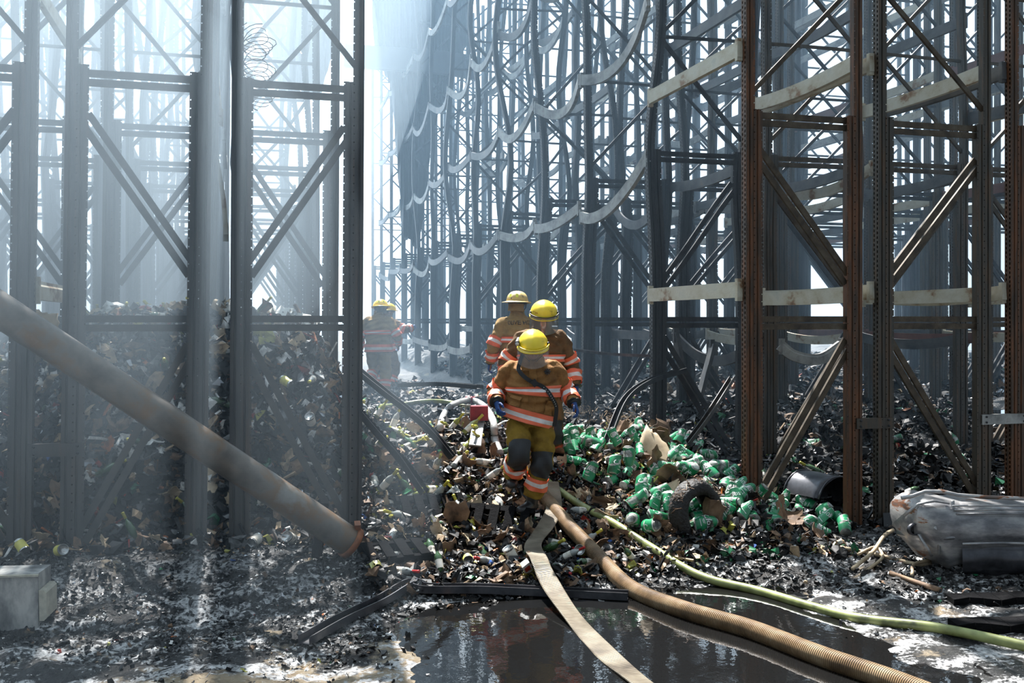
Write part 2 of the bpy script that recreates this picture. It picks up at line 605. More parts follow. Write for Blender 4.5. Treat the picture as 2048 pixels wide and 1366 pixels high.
for j in range(1, 11):
    for li, lv in enumerate(lv2):
        if li == 0 and j < 5: continue
        sag = [0.05, 0.16, 0.25, 0.28, 0.25][li] * (0.6 + rnd.random()) * (1.0 if j < 8 else 0.5)
        d0 = 0.35 if (j == 1 and li == 1) else (0.3 if (j == 1 and li == 2) else rnd.uniform(-.1, .1))
        d1 = -0.1 if j == 1 else rnd.uniform(-.12, .08)
        m = 'beam_grey' if (li in (1, 2) and j < 4) else rnd.choice(['beam_dark', 'beam_dark', 'beam_grey'])
        if j == 1 and li == 1: sag, d0, d1 = 0.28, 0.45, -0.05
        side_beam(XA, j, lv, m, f'{"sagging " if sag > .1 else ""}grey load beam on the right aisle face, {["lowest", "second", "third", "fourth", "top"][li]} level, {ORD[j]} bay back', GB, sag=sag, d0=d0, d1=d1, out=rnd.uniform(-.06, .12), size=1.1)
for j in range(1, 8):
    for i, (a, b) in enumerate(RCOL[:6]):
        for xx, nm in ((b + 0.03, 'right'), (a - 0.03, 'left')):
            if i == 0 and nm == 'left': continue
            xr, zr = xx * CS - ROWS[j] * SN, xx * SN + ROWS[j] * CS
            if 1024 + FPX * xr / zr > 2150: continue
            for li, lv in enumerate((2.0, 4.3, 6.4, 8.5)):
                if rnd.random() < (0.25 if nm == 'right' else 0.5): continue
                sag = rnd.random() ** 2 * 0.5 * max(0.1, 1 - i * 0.3)
                m = 'beam_red' if i > 2 and rnd.random() < .3 else rnd.choice(['beam_dark', 'beam_grey', 'beam_dark', 'beam_tan' if i > 1 else 'beam_grey'])
                side_beam(xx, j, lv, m, f'{"sagging" if sag > .1 else "straight"} load beam {["lowest", "second", "third", "top"][li]} on the {nm} of the {CNAME[i]} right-hand line, {ORD[j]} bay back', 'load beams deep in the right racks', sag=sag, size=1.05)
GL = 'load beams in the left racks'
for (i, j, lv, s, m, wh) in ((2, 0, 5.05, 0, 'beam_tan', 'sunlit cream load beam high behind the left edge frame'), (1, 1, 5.0, .1, 'beam_tan', 'sunlit cream load beam seen behind the second left frame'),
                         (2, 0, 2.5, 0, 'beam_tan', 'sunlit cream load beam low behind the left edge frame'), (2, 1, 7.4, .1, 'beam_grey', 'grey load beam at the top left, second bay'),
                         (1, 2, 7.2, .2, 'beam_grey', 'grey load beam at the top left, third bay'), (1, 3, 5.2, .25, 'beam_grey', 'sagging load beam deep in the left racks, fourth bay'),
                         (0, 3, 7.2, .3, 'beam_grey', 'sagging load beam deep behind the left corner frame'), (2, 3, 5.0, .1, 'beam_grey', 'load beam deep behind the left edge frame, fourth bay'), (0, 4, 5.0, .3, 'beam_grey', 'sagging load beam deep behind the left corner frame, fifth bay')):
    side_beam(LCOL[i][1] + 0.03, j, lv, m, wh, GL, sag=s, size=1.15)
# buckled beam hanging down beside the second left frame
load_beam([W(418, 60, 11.2), W(420, 200, 11.1), W(431, 300, 11.0), W(447, 400, 10.9), W(452, 470, 10.9)], 'beam_tan', 'sunlit cream beam hanging down between the two left frames', None, 1.0, 6, 1, up=Vector((0, 1, 0)))
load_beam([W(1350, 665, 12.6), W(1366, 740, 12.6), W(1392, 800, 12.7), W(1412, 740, 12.8), W(1425, 690, 12.9)], 'beam_dark', 'dark beam bent into a hanging loop behind the right frames', None, 1.0, 6, 1, up=Vector((0, 1, 0)))
load_beam([W(1560, 690, 12.3), W(1590, 712, 12.3), W(1640, 718, 12.4), W(1685, 690, 12.5)], 'beam_grey', 'grey beam sagging low between the right front posts', None, 1.0, 6, 1)
# ---------------------------------------------------------------- ground
def nz(x, y, s, seed=0.0):
    return noise.noise(Vector((x * s, y * s, seed)))


def heap_h(X, Y):
    """height of the rubble surface"""
    # left pile under the racks
    hl = lerp_t(X, [(-6, 1.9), (-2.0, 1.75), (-1.6, 2.2), (-0.2, 2.3), (0.7, 2.1), (1.1, 1.5)])
    L = 0.28 * sst(Y, 7.2, 8.7) + (hl - 0.28) * sst(Y, 8.9, 10.7)
    # the aisle
    A = lerp_t(Y, [(7.5, 0), (8.3, .10), (8.9, .25), (9.4, .46), (9.9, .72), (10.5, 1.0), (11.2, 1.02), (12.4, .82), (16, .85), (19, .92), (40, .8)])
    A2 = lerp_t(Y, [(7.3, 0), (8.0, .12), (8.6, .38), (9.2, .62), (9.9, .85), (10.6, .9), (11.5, .85), (14, .7), (40, .8)])
    A = A + (A2 - A) * sst(X, 3.3, 4.0)
    # under the right racks
    R = lerp_t(Y, [(8.6, 0.02), (9.4, .12), (10.5, .30), (11.6, .6), (12.8, .85), (20, 1.1), (40, 1.3)])
    h = L + (A - L) * sst(X, 0.9, 1.7)
    h = h + (R - h) * sst(X, 4.7, 5.5)
    amp = min(1.0, 0.15 + h * 1.6)
    h += amp * (0.10 * nz(X, Y, 1.3, 1) + 0.07 * nz(X, Y, 3.1, 2) + 0.035 * nz(X, Y, 8, 3))
    # foreground ash drifts, kept out of the puddle
    if Y < 9:
        pud = sst(X, 0.75, 1.4) * (1 - sst(X, 3.9 + 0.3 * nz(X, Y, 1, 9), 4.5)) * (1 - sst(Y, 7.2, 7.9))
        h += (1 - pud) * 0.05 * (0.5 + nz(X * 0.6, Y, 2.2, 5)) * sst(Y, 4.2, 5.5)
        h -= pud * 0.03
        ash = max(0.0, nz(X, Y, 4.5, 6)) * 0.05 + 0.02 * nz(X, Y, 14, 7)
        h += ash * (1 - 0.8 * pud) * sst(Y, 4.8, 6.0)
    return h


def grid(x0, x1, y0, y1, st, fn, name, mat, kind='structure', **kw):
    nx, ny = int((x1 - x0) / st) + 1, int((y1 - y0) / st) + 1
    vs = [(x0 + i * st, y0 + j * st, fn(x0 + i * st, y0 + j * st)) for j in range(ny) for i in range(nx)]
    fs = [(j * nx + i, j * nx + i + 1, (j + 1) * nx + i + 1, (j + 1) * nx + i) for j in range(ny - 1) for i in range(nx - 1)]
    o = MB().add(vs, fs, 0, None, True).build(name, mat)
    tag(o, kind=kind, **kw)
    return o


def ground_mat():
    m, t, b = new_mat('wet char and ash over concrete')
    tc = NN(t, 'ShaderNodeTexCoord')
    P = tc.outputs['Object']

    def noi(sc, det=6, st=(1, 1, 1)):
        mp = NN(t, 'ShaderNodeMapping'); mp.inputs['Scale'].default_value = st
        t.links.new(P, mp.inputs[0])
        n = NN(t, 'ShaderNodeTexNoise'); n.inputs['Scale'].default_value = sc; n.inputs['Detail'].default_value = det
        n.inputs['Roughness'].default_value = 0.65
        t.links.new(mp.outputs[0], n.inputs['Vector'])
        return n.outputs['Fac']
    charc = ramp(t, noi(9), [(0.35, (0.006, 0.006, 0.007)), (0.6, (0.022, 0.021, 0.02)), (0.8, (0.08, 0.06, 0.045))])
    conc = ramp(t, noi(3), [(0.3, (0.20, 0.14, 0.085)), (0.55, (0.36, 0.28, 0.18)), (0.8, (0.30, 0.27, 0.22))])
    ashc = ramp(t, noi(22), [(0.35, (0.09, 0.09, 0.095)), (0.55, (0.7, 0.7, 0.7)), (0.8, (0.85, 0.84, 0.82))])
    sp = NN(t, 'ShaderNodeSeparateXYZ'); t.links.new(P, sp.inputs[0])
    # concrete shows near the camera, on the left
    mr = NN(t, 'ShaderNodeMapRange', i_1=7.2, i_2=5.6); t.links.new(sp.outputs[1], mr.inputs[0])
    mrx = NN(t, 'ShaderNodeMapRange', i_1=1.9, i_2=1.2); t.links.new(sp.outputs[0], mrx.inputs[0])
    mul = NN(t, 'ShaderNodeMath', operation='MULTIPLY'); t.links.new(mr.outputs[0], mul.inputs[0]); t.links.new(mrx.outputs[0], mul.inputs[1])
    add = NN(t, 'ShaderNodeMath', operation='ADD'); t.links.new(mul.outputs[0], add.inputs[0])
    s1 = NN(t, 'ShaderNodeMath', operation='SUBTRACT'); t.links.new(noi(2.2, 8), s1.inputs[0]); s1.inputs[1].default_value = 0.5
    s2 = NN(t, 'ShaderNodeMath', operation='MULTIPLY'); t.links.new(s1.outputs[0], s2.inputs[0]); s2.inputs[1].default_value = 3.5
    t.links.new(s2.outputs[0], add.inputs[1])
    st = NN(t, 'ShaderNodeMapRange', i_1=0.35, i_2=0.6); t.links.new(add.outputs[0], st.inputs[0])
    mx = NN(t, 'ShaderNodeMix', data_type='RGBA'); t.links.new(st.outputs[0], mx.inputs[0]); t.links.new(charc, mx.inputs[6]); t.links.new(conc, mx.inputs[7])
    # pale ash drifts near the front
    fa = NN(t, 'ShaderNodeMath', operation='MULTIPLY_ADD'); t.links.new(noi(30, 4), fa.inputs[0]); fa.inputs[1].default_value = 0.55
    t.links.new(noi(1.9, 6, (1, 2.0, 1)), fa.inputs[2])
    am = NN(t, 'ShaderNodeMapRange', i_1=0.77, i_2=0.84); t.links.new(fa.outputs[0], am.inputs[0])
    ay = NN(t, 'ShaderNodeMapRange', i_1=9.2, i_2=7.6); t.links.new(sp.outputs[1], ay.inputs[0])
    amy = NN(t, 'ShaderNodeMath', operation='MULTIPLY'); t.links.new(am.outputs[0], amy.inputs[0]); t.links.new(ay.outputs[0], amy.inputs[1])
    mx2 = NN(t, 'ShaderNodeMix', data_type='RGBA'); t.links.new(amy.outputs[0], mx2.inputs[0]); t.links.new(mx.outputs[2], mx2.inputs[6]); t.links.new(ashc, mx2.inputs[7])
    t.links.new(mx2.outputs[2], b.inputs['Base Color'])
    b.inputs['Roughness'].default_value = 0.35
    b.inputs['Specular IOR Level'].default_value = 0.6
    bp = NN(t, 'ShaderNodeBump'); bp.inputs['Strength'].default_value = 1.0; bp.inputs['Distance'].default_value = 0.05
    t.links.new(noi(28, 6), bp.inputs['Height']); t.links.new(bp.outputs[0], b.inputs['Normal'])
    return m


MT['ground'] = ground_mat()
grid(-7.0, 11.0, 3.0, 13.0, 0.05, heap_h, 'floor', MT['ground'])
grid(-9.0, 24.0, 12.95, 45.0, 0.25, lambda x, y: heap_h(x, y) - 0.02 if y < 13.1 else heap_h(x, y), 'floor', MT['ground'])

m, t, b = new_mat('dark puddle water')
b.inputs['Base Color'].default_value = (0.006, 0.006, 0.006, 1)
b.inputs['Roughness'].default_value = 0.02
b.inputs['IOR'].default_value = 1.45
b.inputs['Specular IOR Level'].default_value = 0.5
nzx = NN(t, 'ShaderNodeTexNoise'); nzx.inputs['Scale'].default_value = 9; nzx.inputs['Detail'].default_value = 3
tcx = NN(t, 'ShaderNodeTexCoord'); t.links.new(tcx.outputs['Object'], nzx.inputs['Vector'])
bpx = NN(t, 'ShaderNodeBump'); bpx.inputs['Strength'].default_value = 0.12; bpx.inputs['Distance'].default_value = 0.01
t.links.new(nzx.outputs['Fac'], bpx.inputs['Height']); t.links.new(bpx.outputs[0], b.inputs['Normal'])
MT['water'] = m
# puddle outline on the floor
outl = [(0.9, 3.0), (0.7, 4.6), (0.95, 5.2), (0.85, 5.9), (1.05, 6.5), (0.95, 7.0), (1.5, 7.55), (2.6, 7.7), (3.6, 7.75), (4.3, 7.6), (4.6, 7.0), (4.3, 6.3), (4.7, 5.6), (4.4, 4.6), (4.8, 3.0)]
o = MB().add([(x, y, 0.012) for x, y in outl], [tuple(range(len(outl)))], 0).build('puddle', MT['water'])
tag(o, 'dark puddle in front of the debris reflecting the firefighters', 'puddle', kind='stuff')
# ---------------------------------------------------------------- rubble
import numpy as np
R4 = np.random.RandomState(11)


def HIT(px, py, lift=0.0):
    """where the line of sight through (px, py) meets the rubble"""
    z0 = 4.0
    while z0 < 40:
        p = W(px, py, z0)
        if p.z <= heap_h(p.x, p.y) + lift: break
        z0 += 0.05
    return p


def flat(name, col, rough=0.6, metal=0.0, spec=0.5, var=0.35, sc=14, two=None, trans=0.0):
    c = Vector(col)
    d = Vector(two) if two else c * (1 - var)
    return noisy(name, [(0.35, tuple(d)), (0.65, tuple(c))], sc, (1, 1, 1), rough, metal, 4, spec=spec)


MT['r_char'] = flat('charred scraps', (0.018, 0.017, 0.017), 0.6, spec=0.3, var=0.6)
MT['r_gloss'] = flat('wet black scraps', (0.010, 0.011, 0.013), 0.24, spec=0.5, var=0.5)
MT['r_brown'] = flat('scorched cardboard scraps', (0.20, 0.115, 0.062), 0.75, var=0.75)
MT['r_tan'] = flat('pale cardboard scraps', (0.42, 0.29, 0.17), 0.75, var=0.6)
MT['r_white'] = flat('torn paper scraps', (0.82, 0.80, 0.76), 0.6, var=0.55)
MT['r_grey'] = flat('ash coated scraps', (0.17, 0.17, 0.17), 0.6, spec=.3, var=0.75)
MT['r_foil'] = flat('bright metal scraps', (0.55, 0.57, 0.6), 0.25, 0.9, var=0.4)
MT['r_green'] = flat('green label scraps', (0.02, 0.17, 0.07), 0.4, var=0.6)
MT['r_red'] = flat('red label scraps', (0.42, 0.04, 0.025), 0.45, var=0.6)
MT['r_orange'] = flat('orange wrapper scraps', (0.55, 0.16, 0.035), 0.5, var=0.6)
MT['r_yellow'] = flat('yellow green scraps', (0.42, 0.40, 0.07), 0.4, var=0.6)
MT['r_blue'] = flat('blue wrapper scraps', (0.03, 0.10, 0.35), 0.4, var=0.5)
RM = ['r_char', 'r_gloss', 'r_brown', 'r_tan', 'r_white', 'r_grey', 'r_foil', 'r_green', 'r_red', 'r_orange', 'r_yellow', 'r_blue']


def templates():
    T = []
    for k2 in range(10):     # crumpled sheets
        n = 4
        ax, ay = R4.uniform(.6, 1.3), R4.uniform(.35, 1.0)
        vs = np.array([[(i / (n - 1) - .5) * ax, (j / (n - 1) - .5) * ay, 0] for j in range(n) for i in range(n)])
        vs[:, 2] = 0.16 * np.sin(vs[:, 0] * R4.uniform(2, 9) + k2) + 0.12 * np.cos(vs[:, 1] * R4.uniform(2, 9)) + R4.uniform(-.09, .09, 16)
        vs[:, :2] += R4.uniform(-.12, .12, (16, 2))
        fs = [(j * n + i, j * n + i + 1, (j + 1) * n + i + 1, (j + 1) * n + i) for j in range(n - 1) for i in range(n - 1)]
        T.append((vs, fs))
    for k2 in range(5):      # lumps
        vs = np.array([[-1, -1, -1], [1, -1, -1], [1, 1, -1], [-1, 1, -1], [-1, -1, 1], [1, -1, 1], [1, 1, 1], [-1, 1, 1]]) * 0.4 * R4.uniform(.35, 1, 3)
        vs = vs + R4.uniform(-.2, .2, (8, 3))
        T.append((vs, [(0, 3, 2, 1), (4, 5, 6, 7), (0, 1, 5, 4), (1, 2, 6, 5), (2, 3, 7, 6), (3, 0, 4, 7)]))
    for k2 in range(3):      # sticks and tubes
        w = R4.uniform(.04, .09)
        vs = []
        for q in range(4):
            off = R4.uniform(-.06, .06, 2)
            for a in range(4): vs.append([(q / 3 - .5) * 1.8, off[0] + w * math.cos(a * 1.571), off[1] + w * math.sin(a * 1.571)])
        fs = [(q * 4 + a, q * 4 + (a + 1) % 4, q * 4 + 4 + (a + 1) % 4, q * 4 + 4 + a) for q in range(3) for a in range(4)] + [(3, 2, 1, 0), (12, 13, 14, 15)]
        T.append((np.array(vs), fs))
    return T


TPL = templates()


def rotm(a, b, c):
    ca, sa, cb, sb, cc, sc_ = math.cos(a), math.sin(a), math.cos(b), math.sin(b), math.cos(c), math.sin(c)
    return np.array([[cc, -sc_, 0], [sc_, cc, 0], [0, 0, 1]]) @ np.array([[cb, 0, sb], [0, 1, 0], [-sb, 0, cb]]) @ np.array([[1, 0, 0], [0, ca, -sa], [0, sa, ca]])


def scatter(name, n, region, size, weights, label, tilt=0.7, lift=0.02, keep=None, kinds=None):
    """many loose scraps nobody could count, as one object"""
    x0, x1, y0, y1 = region
    V, F, M = [], [], []
    base = 0
    wts = np.array(weights, float); wts /= wts.sum()
    mats = R4.choice(len(RM), n, p=wts)
    for q in range(n):
        x, y = R4.uniform(x0, x1), y0 + (y1 - y0) * R4.rand() ** 1.0
        if keep and not keep(x, y): continue
        k2 = kinds[R4.randint(len(kinds))] if kinds else R4.randint(len(TPL))
        tv, tf = TPL[k2]
        s = size[0] + (size[1] - size[0]) * R4.rand() ** 2.2
        if RM[mats[q]] in ('r_white', 'r_foil', 'r_red', 'r_orange', 'r_blue'): s *= 0.75
        e = 0.12
        h = heap_h(x, y)
        gx = math.atan((heap_h(x + e, y) - h) / e); gy = math.atan((heap_h(x, y + e) - h) / e)
        Mr = rotm(gy + R4.normal(0, tilt * .6), -gx + R4.normal(0, tilt * .6), R4.uniform(0, 6.28))
        v = (tv * s) @ Mr.T + np.array([x, y, h + lift + s * 0.12])
        V.append(v)
        for f in tf: F.append(tuple(base + i for i in f))
        M += [int(mats[q])] * len(tf)
        base += len(tv)
    me = bpy.data.meshes.new(name)
    me.from_pydata(np.concatenate(V).tolist(), [], F)
    for k2 in RM: me.materials.append(MT[k2])
    me.polygons.foreach_set('material_index', M)
    me.update()
    return tag(link(name, me), label, 'debris', kind='stuff')


#            char gloss brown tan white grey foil green red orange yellow blue
W_left = [42, 24, 12, 6, 8, 10, 3, .7, 1.6, 1.6, .8, .2]
W_ash = [52, 30, 2, .8, 3, 14, 3, .3, .4, .4, .2, .1]
W_mid = [40, 20, 15, 6, 6, 8, 3, 1.5, 1.6, 1.2, 2.5, .4]
W_grn = [34, 18, 18, 5, 6, 6, 2, 8, .8, .8, .8, .3]
W_dark = [60, 30, 6, .8, .8, 1.5, 1.2, 1.8, .4, .3, .2, .1]
scatter('loose_debris', 9000, (-3.4, 1.2, 8.7, 11.2), (.04, .20), W_left, 'burnt paper, bottles and wrappers heaped under the left racks', 0.8)
scatter('loose_debris', 2500, (-4.5, 1.2, 11.2, 16), (.08, .25), W_left, 'burnt stock behind the left racks')
scatter('loose_debris', 15000, (-3.2, 1.3, 5.6, 8.8), (.008, .065), W_ash, 'ash and char scraps over the floor in front of the left racks', 0.4, 0.0, keep=lambda x, y: y > 6.7 + 0.9 * nz(x, y, 1.0, 4) or R4.rand() < .12)
scatter('loose_debris', 9500, (1.0, 3.6, 7.7, 11.2), (.03, .16), W_mid, 'broken packaging and burnt scraps heaped left of the front firefighter', 0.8)
scatter('ash_clumps', 12000, (-3.2, 8.0, 4.9, 8.6), (.008, .045), [1, 1, 0, .3, 10, 3, .5, 0, 0, 0, 0, 0], 'white ash crumbs lying in drifts over the front floor', 0.35, 0.0, keep=lambda x, y: nz(x * .8, y * 1.5, 1.6, 12) > .05 and not (1.0 < x < 4.3 and y < 7.4))
scatter('loose_debris', 900, (-2.9, 1.1, 9.6, 11.0), (.08, .30), [2, 1, 4, 5, 12, 4, 1, 0, 1, 1, .3, 0], 'large pale paper and wrapping torn over the top of the left pile', 1.0, .03)
scatter('loose_debris', 7500, (3.5, 5.6, 7.8, 11.2), (.03, .15), W_grn, 'burnt green and brown packaging scraps right of the front firefighter', 0.8)
scatter('loose_debris', 4500, (1.0, 5.4, 11.0, 20), (.06, .22), W_dark, 'charred rubble covering the aisle behind the firefighters', 0.6)
scatter('loose_debris', 8000, (5.0, 11, 8.8, 14), (.04, .2), W_dark, 'charred rubble under the right racks', 0.8)
scatter('loose_debris', 7000, (5.0, 20, 14, 26), (.10, .32), [40, 28, 4, 2, 4, 9, 8, 1, 1, .6, .4, .5], 'glinting rubble deep under the right racks', 0.7)
scatter('loose_debris', 10000, (3.2, 8.2, 5.8, 9.2), (.012, .08), W_ash, 'ash and char scraps on the floor in front of the right racks', 0.4, 0.0, keep=lambda x, y: y > 8.6 - 0.62 * (x - 1.9) + .3 * nz(x, y, 2, 4) or R4.rand() < .02)
scatter('loose_debris', 2200, (1.0, 4.4, 6.9, 8.3), (.02, .10), W_ash, 'wet scraps along the edge of the puddle', 0.3, 0.0, keep=lambda x, y: y > 7.35 + .35 * nz(x, y, 1.5, 8))

# ---------------------------------------------------------------- countable things in the rubble
def glassy(name, col, tr=0.55):
    m, t, b = new_mat(name)
    b.inputs['Base Color'].default_value = (*col, 1)
    b.inputs['Roughness'].default_value = 0.08
    b.inputs['Specular IOR Level'].default_value = 0.9
    b.inputs['Transmission Weight'].default_value = tr
    return m


MT['glass_clear'] = glassy('smoky clear glass', (0.55, 0.58, 0.55))
MT['glass_green'] = glassy('green bottle glass', (0.06, 0.13, 0.05), .3)
MT['glass_olive'] = glassy('olive bottle glass', (0.28, 0.30, 0.05), .3)
MT['foil_yellow'] = flat('yellow bottle foil', (0.55, 0.50, 0.06), 0.35, 0.1, var=.3)
MT['foil_red'] = flat('red bottle foil', (0.5, 0.03, 0.03), 0.35, var=.3)
MT['foil_black'] = flat('black bottle cap', (0.02, 0.02, 0.02), 0.35, var=.3)
MT['paper_label'] = noisy('scorched bottle label', [(0.35, (0.05, 0.04, 0.03)), (0.45, (0.6, 0.56, 0.48)), (0.8, (0.8, 0.78, 0.72))], 14, (1, 1, 1), 0.6)
MT['label_green'] = noisy('green tub wrapper', [(0.3, (0.01, 0.03, 0.016)), (0.42, (0.012, 0.16, 0.065)), (0.62, (0.02, 0.26, 0.11)), (0.72, (0.03, 0.3, 0.13)), (0.76, (0.6, 0.64, 0.6))], 5, (1, 1, 1), 0.3, spec=.6)
MT['tub_white'] = noisy('sooty white plastic', [(0.4, (0.04, 0.04, 0.035)), (0.52, (0.32, 0.33, 0.30)), (0.7, (0.66, 0.67, 0.63))], 7, (1, 1, 1), 0.35)
MT['text_white'] = flat('white print', (0.8, 0.82, 0.8), 0.4, var=.2)
MT['tin'] = flat('scorched tin', (0.6, 0.6, 0.58), 0.25, 0.85, var=.5)
MT['label_yellow'] = noisy('yellow tin label', [(0.3, (0.06, 0.05, 0.02)), (0.42, (0.55, 0.5, 0.09)), (0.8, (0.66, 0.6, 0.16))], 10, (1, 1, 1), 0.5)
MT['cardboard'] = noisy('scorched cardboard', [(0.3, (0.03, 0.02, 0.014)), (0.48, (0.16, 0.095, 0.055)), (0.7, (0.30, 0.19, 0.11))], 5, (1, 1, 1), 0.8)
MT['cardboard_pale'] = noisy('pale cardboard', [(0.28, (0.08, 0.05, 0.03)), (0.42, (0.36, 0.27, 0.17)), (0.75, (0.55, 0.44, 0.30))], 5, (1, 1, 1), 0.8)
MT['char_wood'] = noisy('charred wood', [(0.3, (0.004, 0.004, 0.0045)), (0.6, (0.009, 0.009, 0.01)), (0.8, (0.022, 0.02, 0.019))], 8, (1, 8, 8), 0.95, bump=0.8, bscale=30, spec=.06)
MT['carton_white'] = noisy('scorched white carton', [(0.3, (0.05, 0.04, 0.03)), (0.42, (0.5, 0.5, 0.46)), (0.8, (0.75, 0.75, 0.72))], 7, (1, 1, 1), 0.55)


def text_mesh(body, size, name):
    cu = bpy.data.curves.new(name, 'FONT')
    cu.body = body; cu.size = size; cu.align_x = 'CENTER'; cu.align_y = 'CENTER'
    cu.extrude = 0.0006
    cu.resolution_u = 2
    ob = bpy.data.objects.new(name, cu)
    COL.objects.link(ob)
    dg = bpy.context.evaluated_depsgraph_get()
    me = bpy.data.meshes.new_from_object(ob.evaluated_get(dg))
    bpy.data.objects.remove(ob)
    bpy.data.curves.remove(cu)
    return me


def crush(seed, a):
    def fn(p):
        n3 = noise.noise_vector(p * 9 + Vector((seed * 3.1, 0, 0)))
        return p + n3 * a
    return fn


def make_bottle(glass, foil, seed, label=True):
    root = empty('bottle', (0, 0, 0))
    r = 0.037
    MB().lathe([(r * .6, 0), (r, .006), (r, .16), (r * .9, .185), (r * .42, .215), (r * .38, .235), (r * .38, .25)], 14).build('glass_body', MT[glass], root)
    MB().lathe([(r * .42, .232), (r * .42, .292), (r * .46, .294), (r * .46, .305)], 12).build('foil_neck', MT[foil], root)
    if label: MB().lathe([(r * 1.03, .045), (r * 1.03, .135)], 14, caps=False).build('paper_label', MT['paper_label'], root)
    return root


def make_tub(seed, amp=0.012):
    root = empty('wipes_tub', (0, 0, 0))
    r = 0.052
    c = crush(seed, amp)
    MB().lathe([(r * .9, 0), (r * .97, .004), (r * .97, .10), (r * .97, .19)], 16).warp(c).build('tub_body', MT['tub_white'], root)
    MB().lathe([(r, .006), (r, .06), (r, .12), (r, .187)], 16, caps=False).warp(c).build('green_wrapper', MT['label_green'], root)
    MB().lathe([(r * .72, .19), (r * .72, .202), (r * .6, .206)], 16).warp(c).build('lid', MT['tub_white'], root)
    tm = text_mesh('Clos', 0.068, 'lettering')
    for v in tm.vertices:
        a = v.co.x / r
        v.co = c(Vector(((r + .002 + v.co.z) * math.sin(a), -(r + .002 + v.co.z) * math.cos(a), .125 + v.co.y)))
    tm.materials.append(MT['text_white'])
    link('lettering', tm, root)
    sub = MB()
    for zz, ln in ((.085, .035), (.072, .025), (.045, .05)):
        vs = []
        for q in range(5):
            a = (q / 4 - .5) * ln / r
            for dz in (-.003, .003): vs.append(c(Vector(((r + .002) * math.sin(a), -(r + .002) * math.cos(a), zz + dz))))
        sub.add(vs, [(2 * q, 2 * q + 2, 2 * q + 3, 2 * q + 1) for q in range(4)])
    sub.build('small_print', MT['text_white'], root)
    return root


def make_tin(lab, seed):
    root = empty('tin_can', (0, 0, 0))
    r = 0.042
    MB().lathe([(r * .9, .004), (r, 0), (r, .004), (r * .97, .008), (r * .97, .11), (r, .114), (r, .118), (r * .92, .116), (r * .9, .11)], 16).warp(crush(seed, .004)).build('can_body', MT['tin'], root)
    MB().lathe([(r * .99, .014), (r * .99, .1)], 16, caps=False).warp(crush(seed, .004)).build('can_label', MT[lab], root)
    return root


def make_card(seed, mat, sx=0.2, sy=0.14):
    r = random.Random(seed)
    n = 7
    top, bot = [], []
    a1, a2, a3 = r.uniform(.3, 1.3), r.uniform(2, 6), r.uniform(0, 6)
    for j in range(n):
        for i in range(n):
            x, y = (i / (n - 1) - .5) * sx, (j / (n - 1) - .5) * sy
            z = a1 * abs(x) ** 1.3 * 1.2 + .018 * math.sin(y * a2 * 8 + a3) + r.uniform(-.004, .004)
            if i in (0, n - 1) or j in (0, n - 1):
                x += r.uniform(-.018, .018); y += r.uniform(-.018, .018)
            top.append((x, y, z + .002)); bot.append((x, y, z - .002))
    vs = top + bot
    N = n * n
    fs = []
    for j in range(n - 1):
        for i in range(n - 1):
            a = j * n + i
            fs.append((a, a + 1, a + n + 1, a + n)); fs.append((N + a, N + a + n, N + a + n + 1, N + a + 1))
    rim = [i for i in range(n)] + [j * n + n - 1 for j in range(1, n)] + [(n - 1) * n + i for i in range(n - 2, -1, -1)] + [j * n for j in range(n - 2, 0, -1)]
    for q in range(len(rim)):
        a, b2 = rim[q], rim[(q + 1) % len(rim)]
        fs.append((a, N + a, N + b2, b2))
    return MB().add(vs, fs).build('cardboard_flap', MT[mat])


def make_carton(seed):
    root = empty('small_carton', (0, 0, 0))
    c = crush(seed, .01)
    MB().box((0, 0, .055), (.075, .05, .11)).warp(c).build('carton_body', MT['carton_white'], root)
    MB().box((0, -.0265, .06), (.05, .002, .05)).warp(c).build('printed_panel', MT['r_red' if seed % 2 else 'r_blue'], root)
    return root


def place(o, x, y, lie=True, lift=0.03, yaw=None, tilt=None, front=False):
    h = heap_h(x, y)
    o.location = (x, y, h + lift)
    yw = rnd.uniform(0, 6.28) if yaw is None else yaw
    if front and rnd.random() < .7:
        o.rotation_euler = (Matrix.Rotation(rnd.gauss(-.27, .5), 3, 'Z') @ Matrix.Rotation(rnd.uniform(-1.5, -.1), 3, 'X') @ Matrix.Rotation(rnd.gauss(0, .9), 3, 'Y') @ Matrix.Rotation(rnd.gauss(0, .5), 3, 'Z')).to_euler()
        return
    if tilt is None: tilt = rnd.gauss(1.25, .35) if lie else rnd.gauss(.1, .2)
    o.rotation_euler = (Matrix.Rotation(yw, 3, 'Z') @ Matrix.Rotation(tilt, 3, 'X') @ Matrix.Rotation(rnd.uniform(0, 6.28), 3, 'Z')).to_euler()


PLACED = []


def spots(n, region, gap, keep=None):
    out, tries = [], 0
    while len(out) < n and tries < n * 60:
        tries += 1
        x, y = rnd.uniform(region[0], region[1]), rnd.uniform(region[2], region[3])
        if keep and not keep(x, y): continue
        if all((x - a) ** 2 + (y - b2) ** 2 > gap * gap for a, b2 in PLACED):
            out.append((x, y)); PLACED.append((x, y))
    return out


def strew(protos, n, region, gap, label, cat, group, keep=None, scale=(1, 1), used=set(), **kw):
    for x, y in spots(n, region, gap, keep):
        k2 = rnd.randrange(len(protos))
        p = protos[k2][0]
        o = copy_tree(p) if p.name in used else p
        used.add(p.name)
        place(o, x, y, **kw)
        o.scale = [rnd.uniform(*scale)] * 3
        tag(o, protos[k2][1] + ' ' + label, cat, group[k2] if isinstance(group, list) else protos[k2][1] + ' ' + group)


def off_path(x, y):
    p = (Vector((x, y, 0)) - Vector((2.95, 9.1, 0)))
    return not (abs(p.x) < .28 and -0.5 < p.y < 1.6)


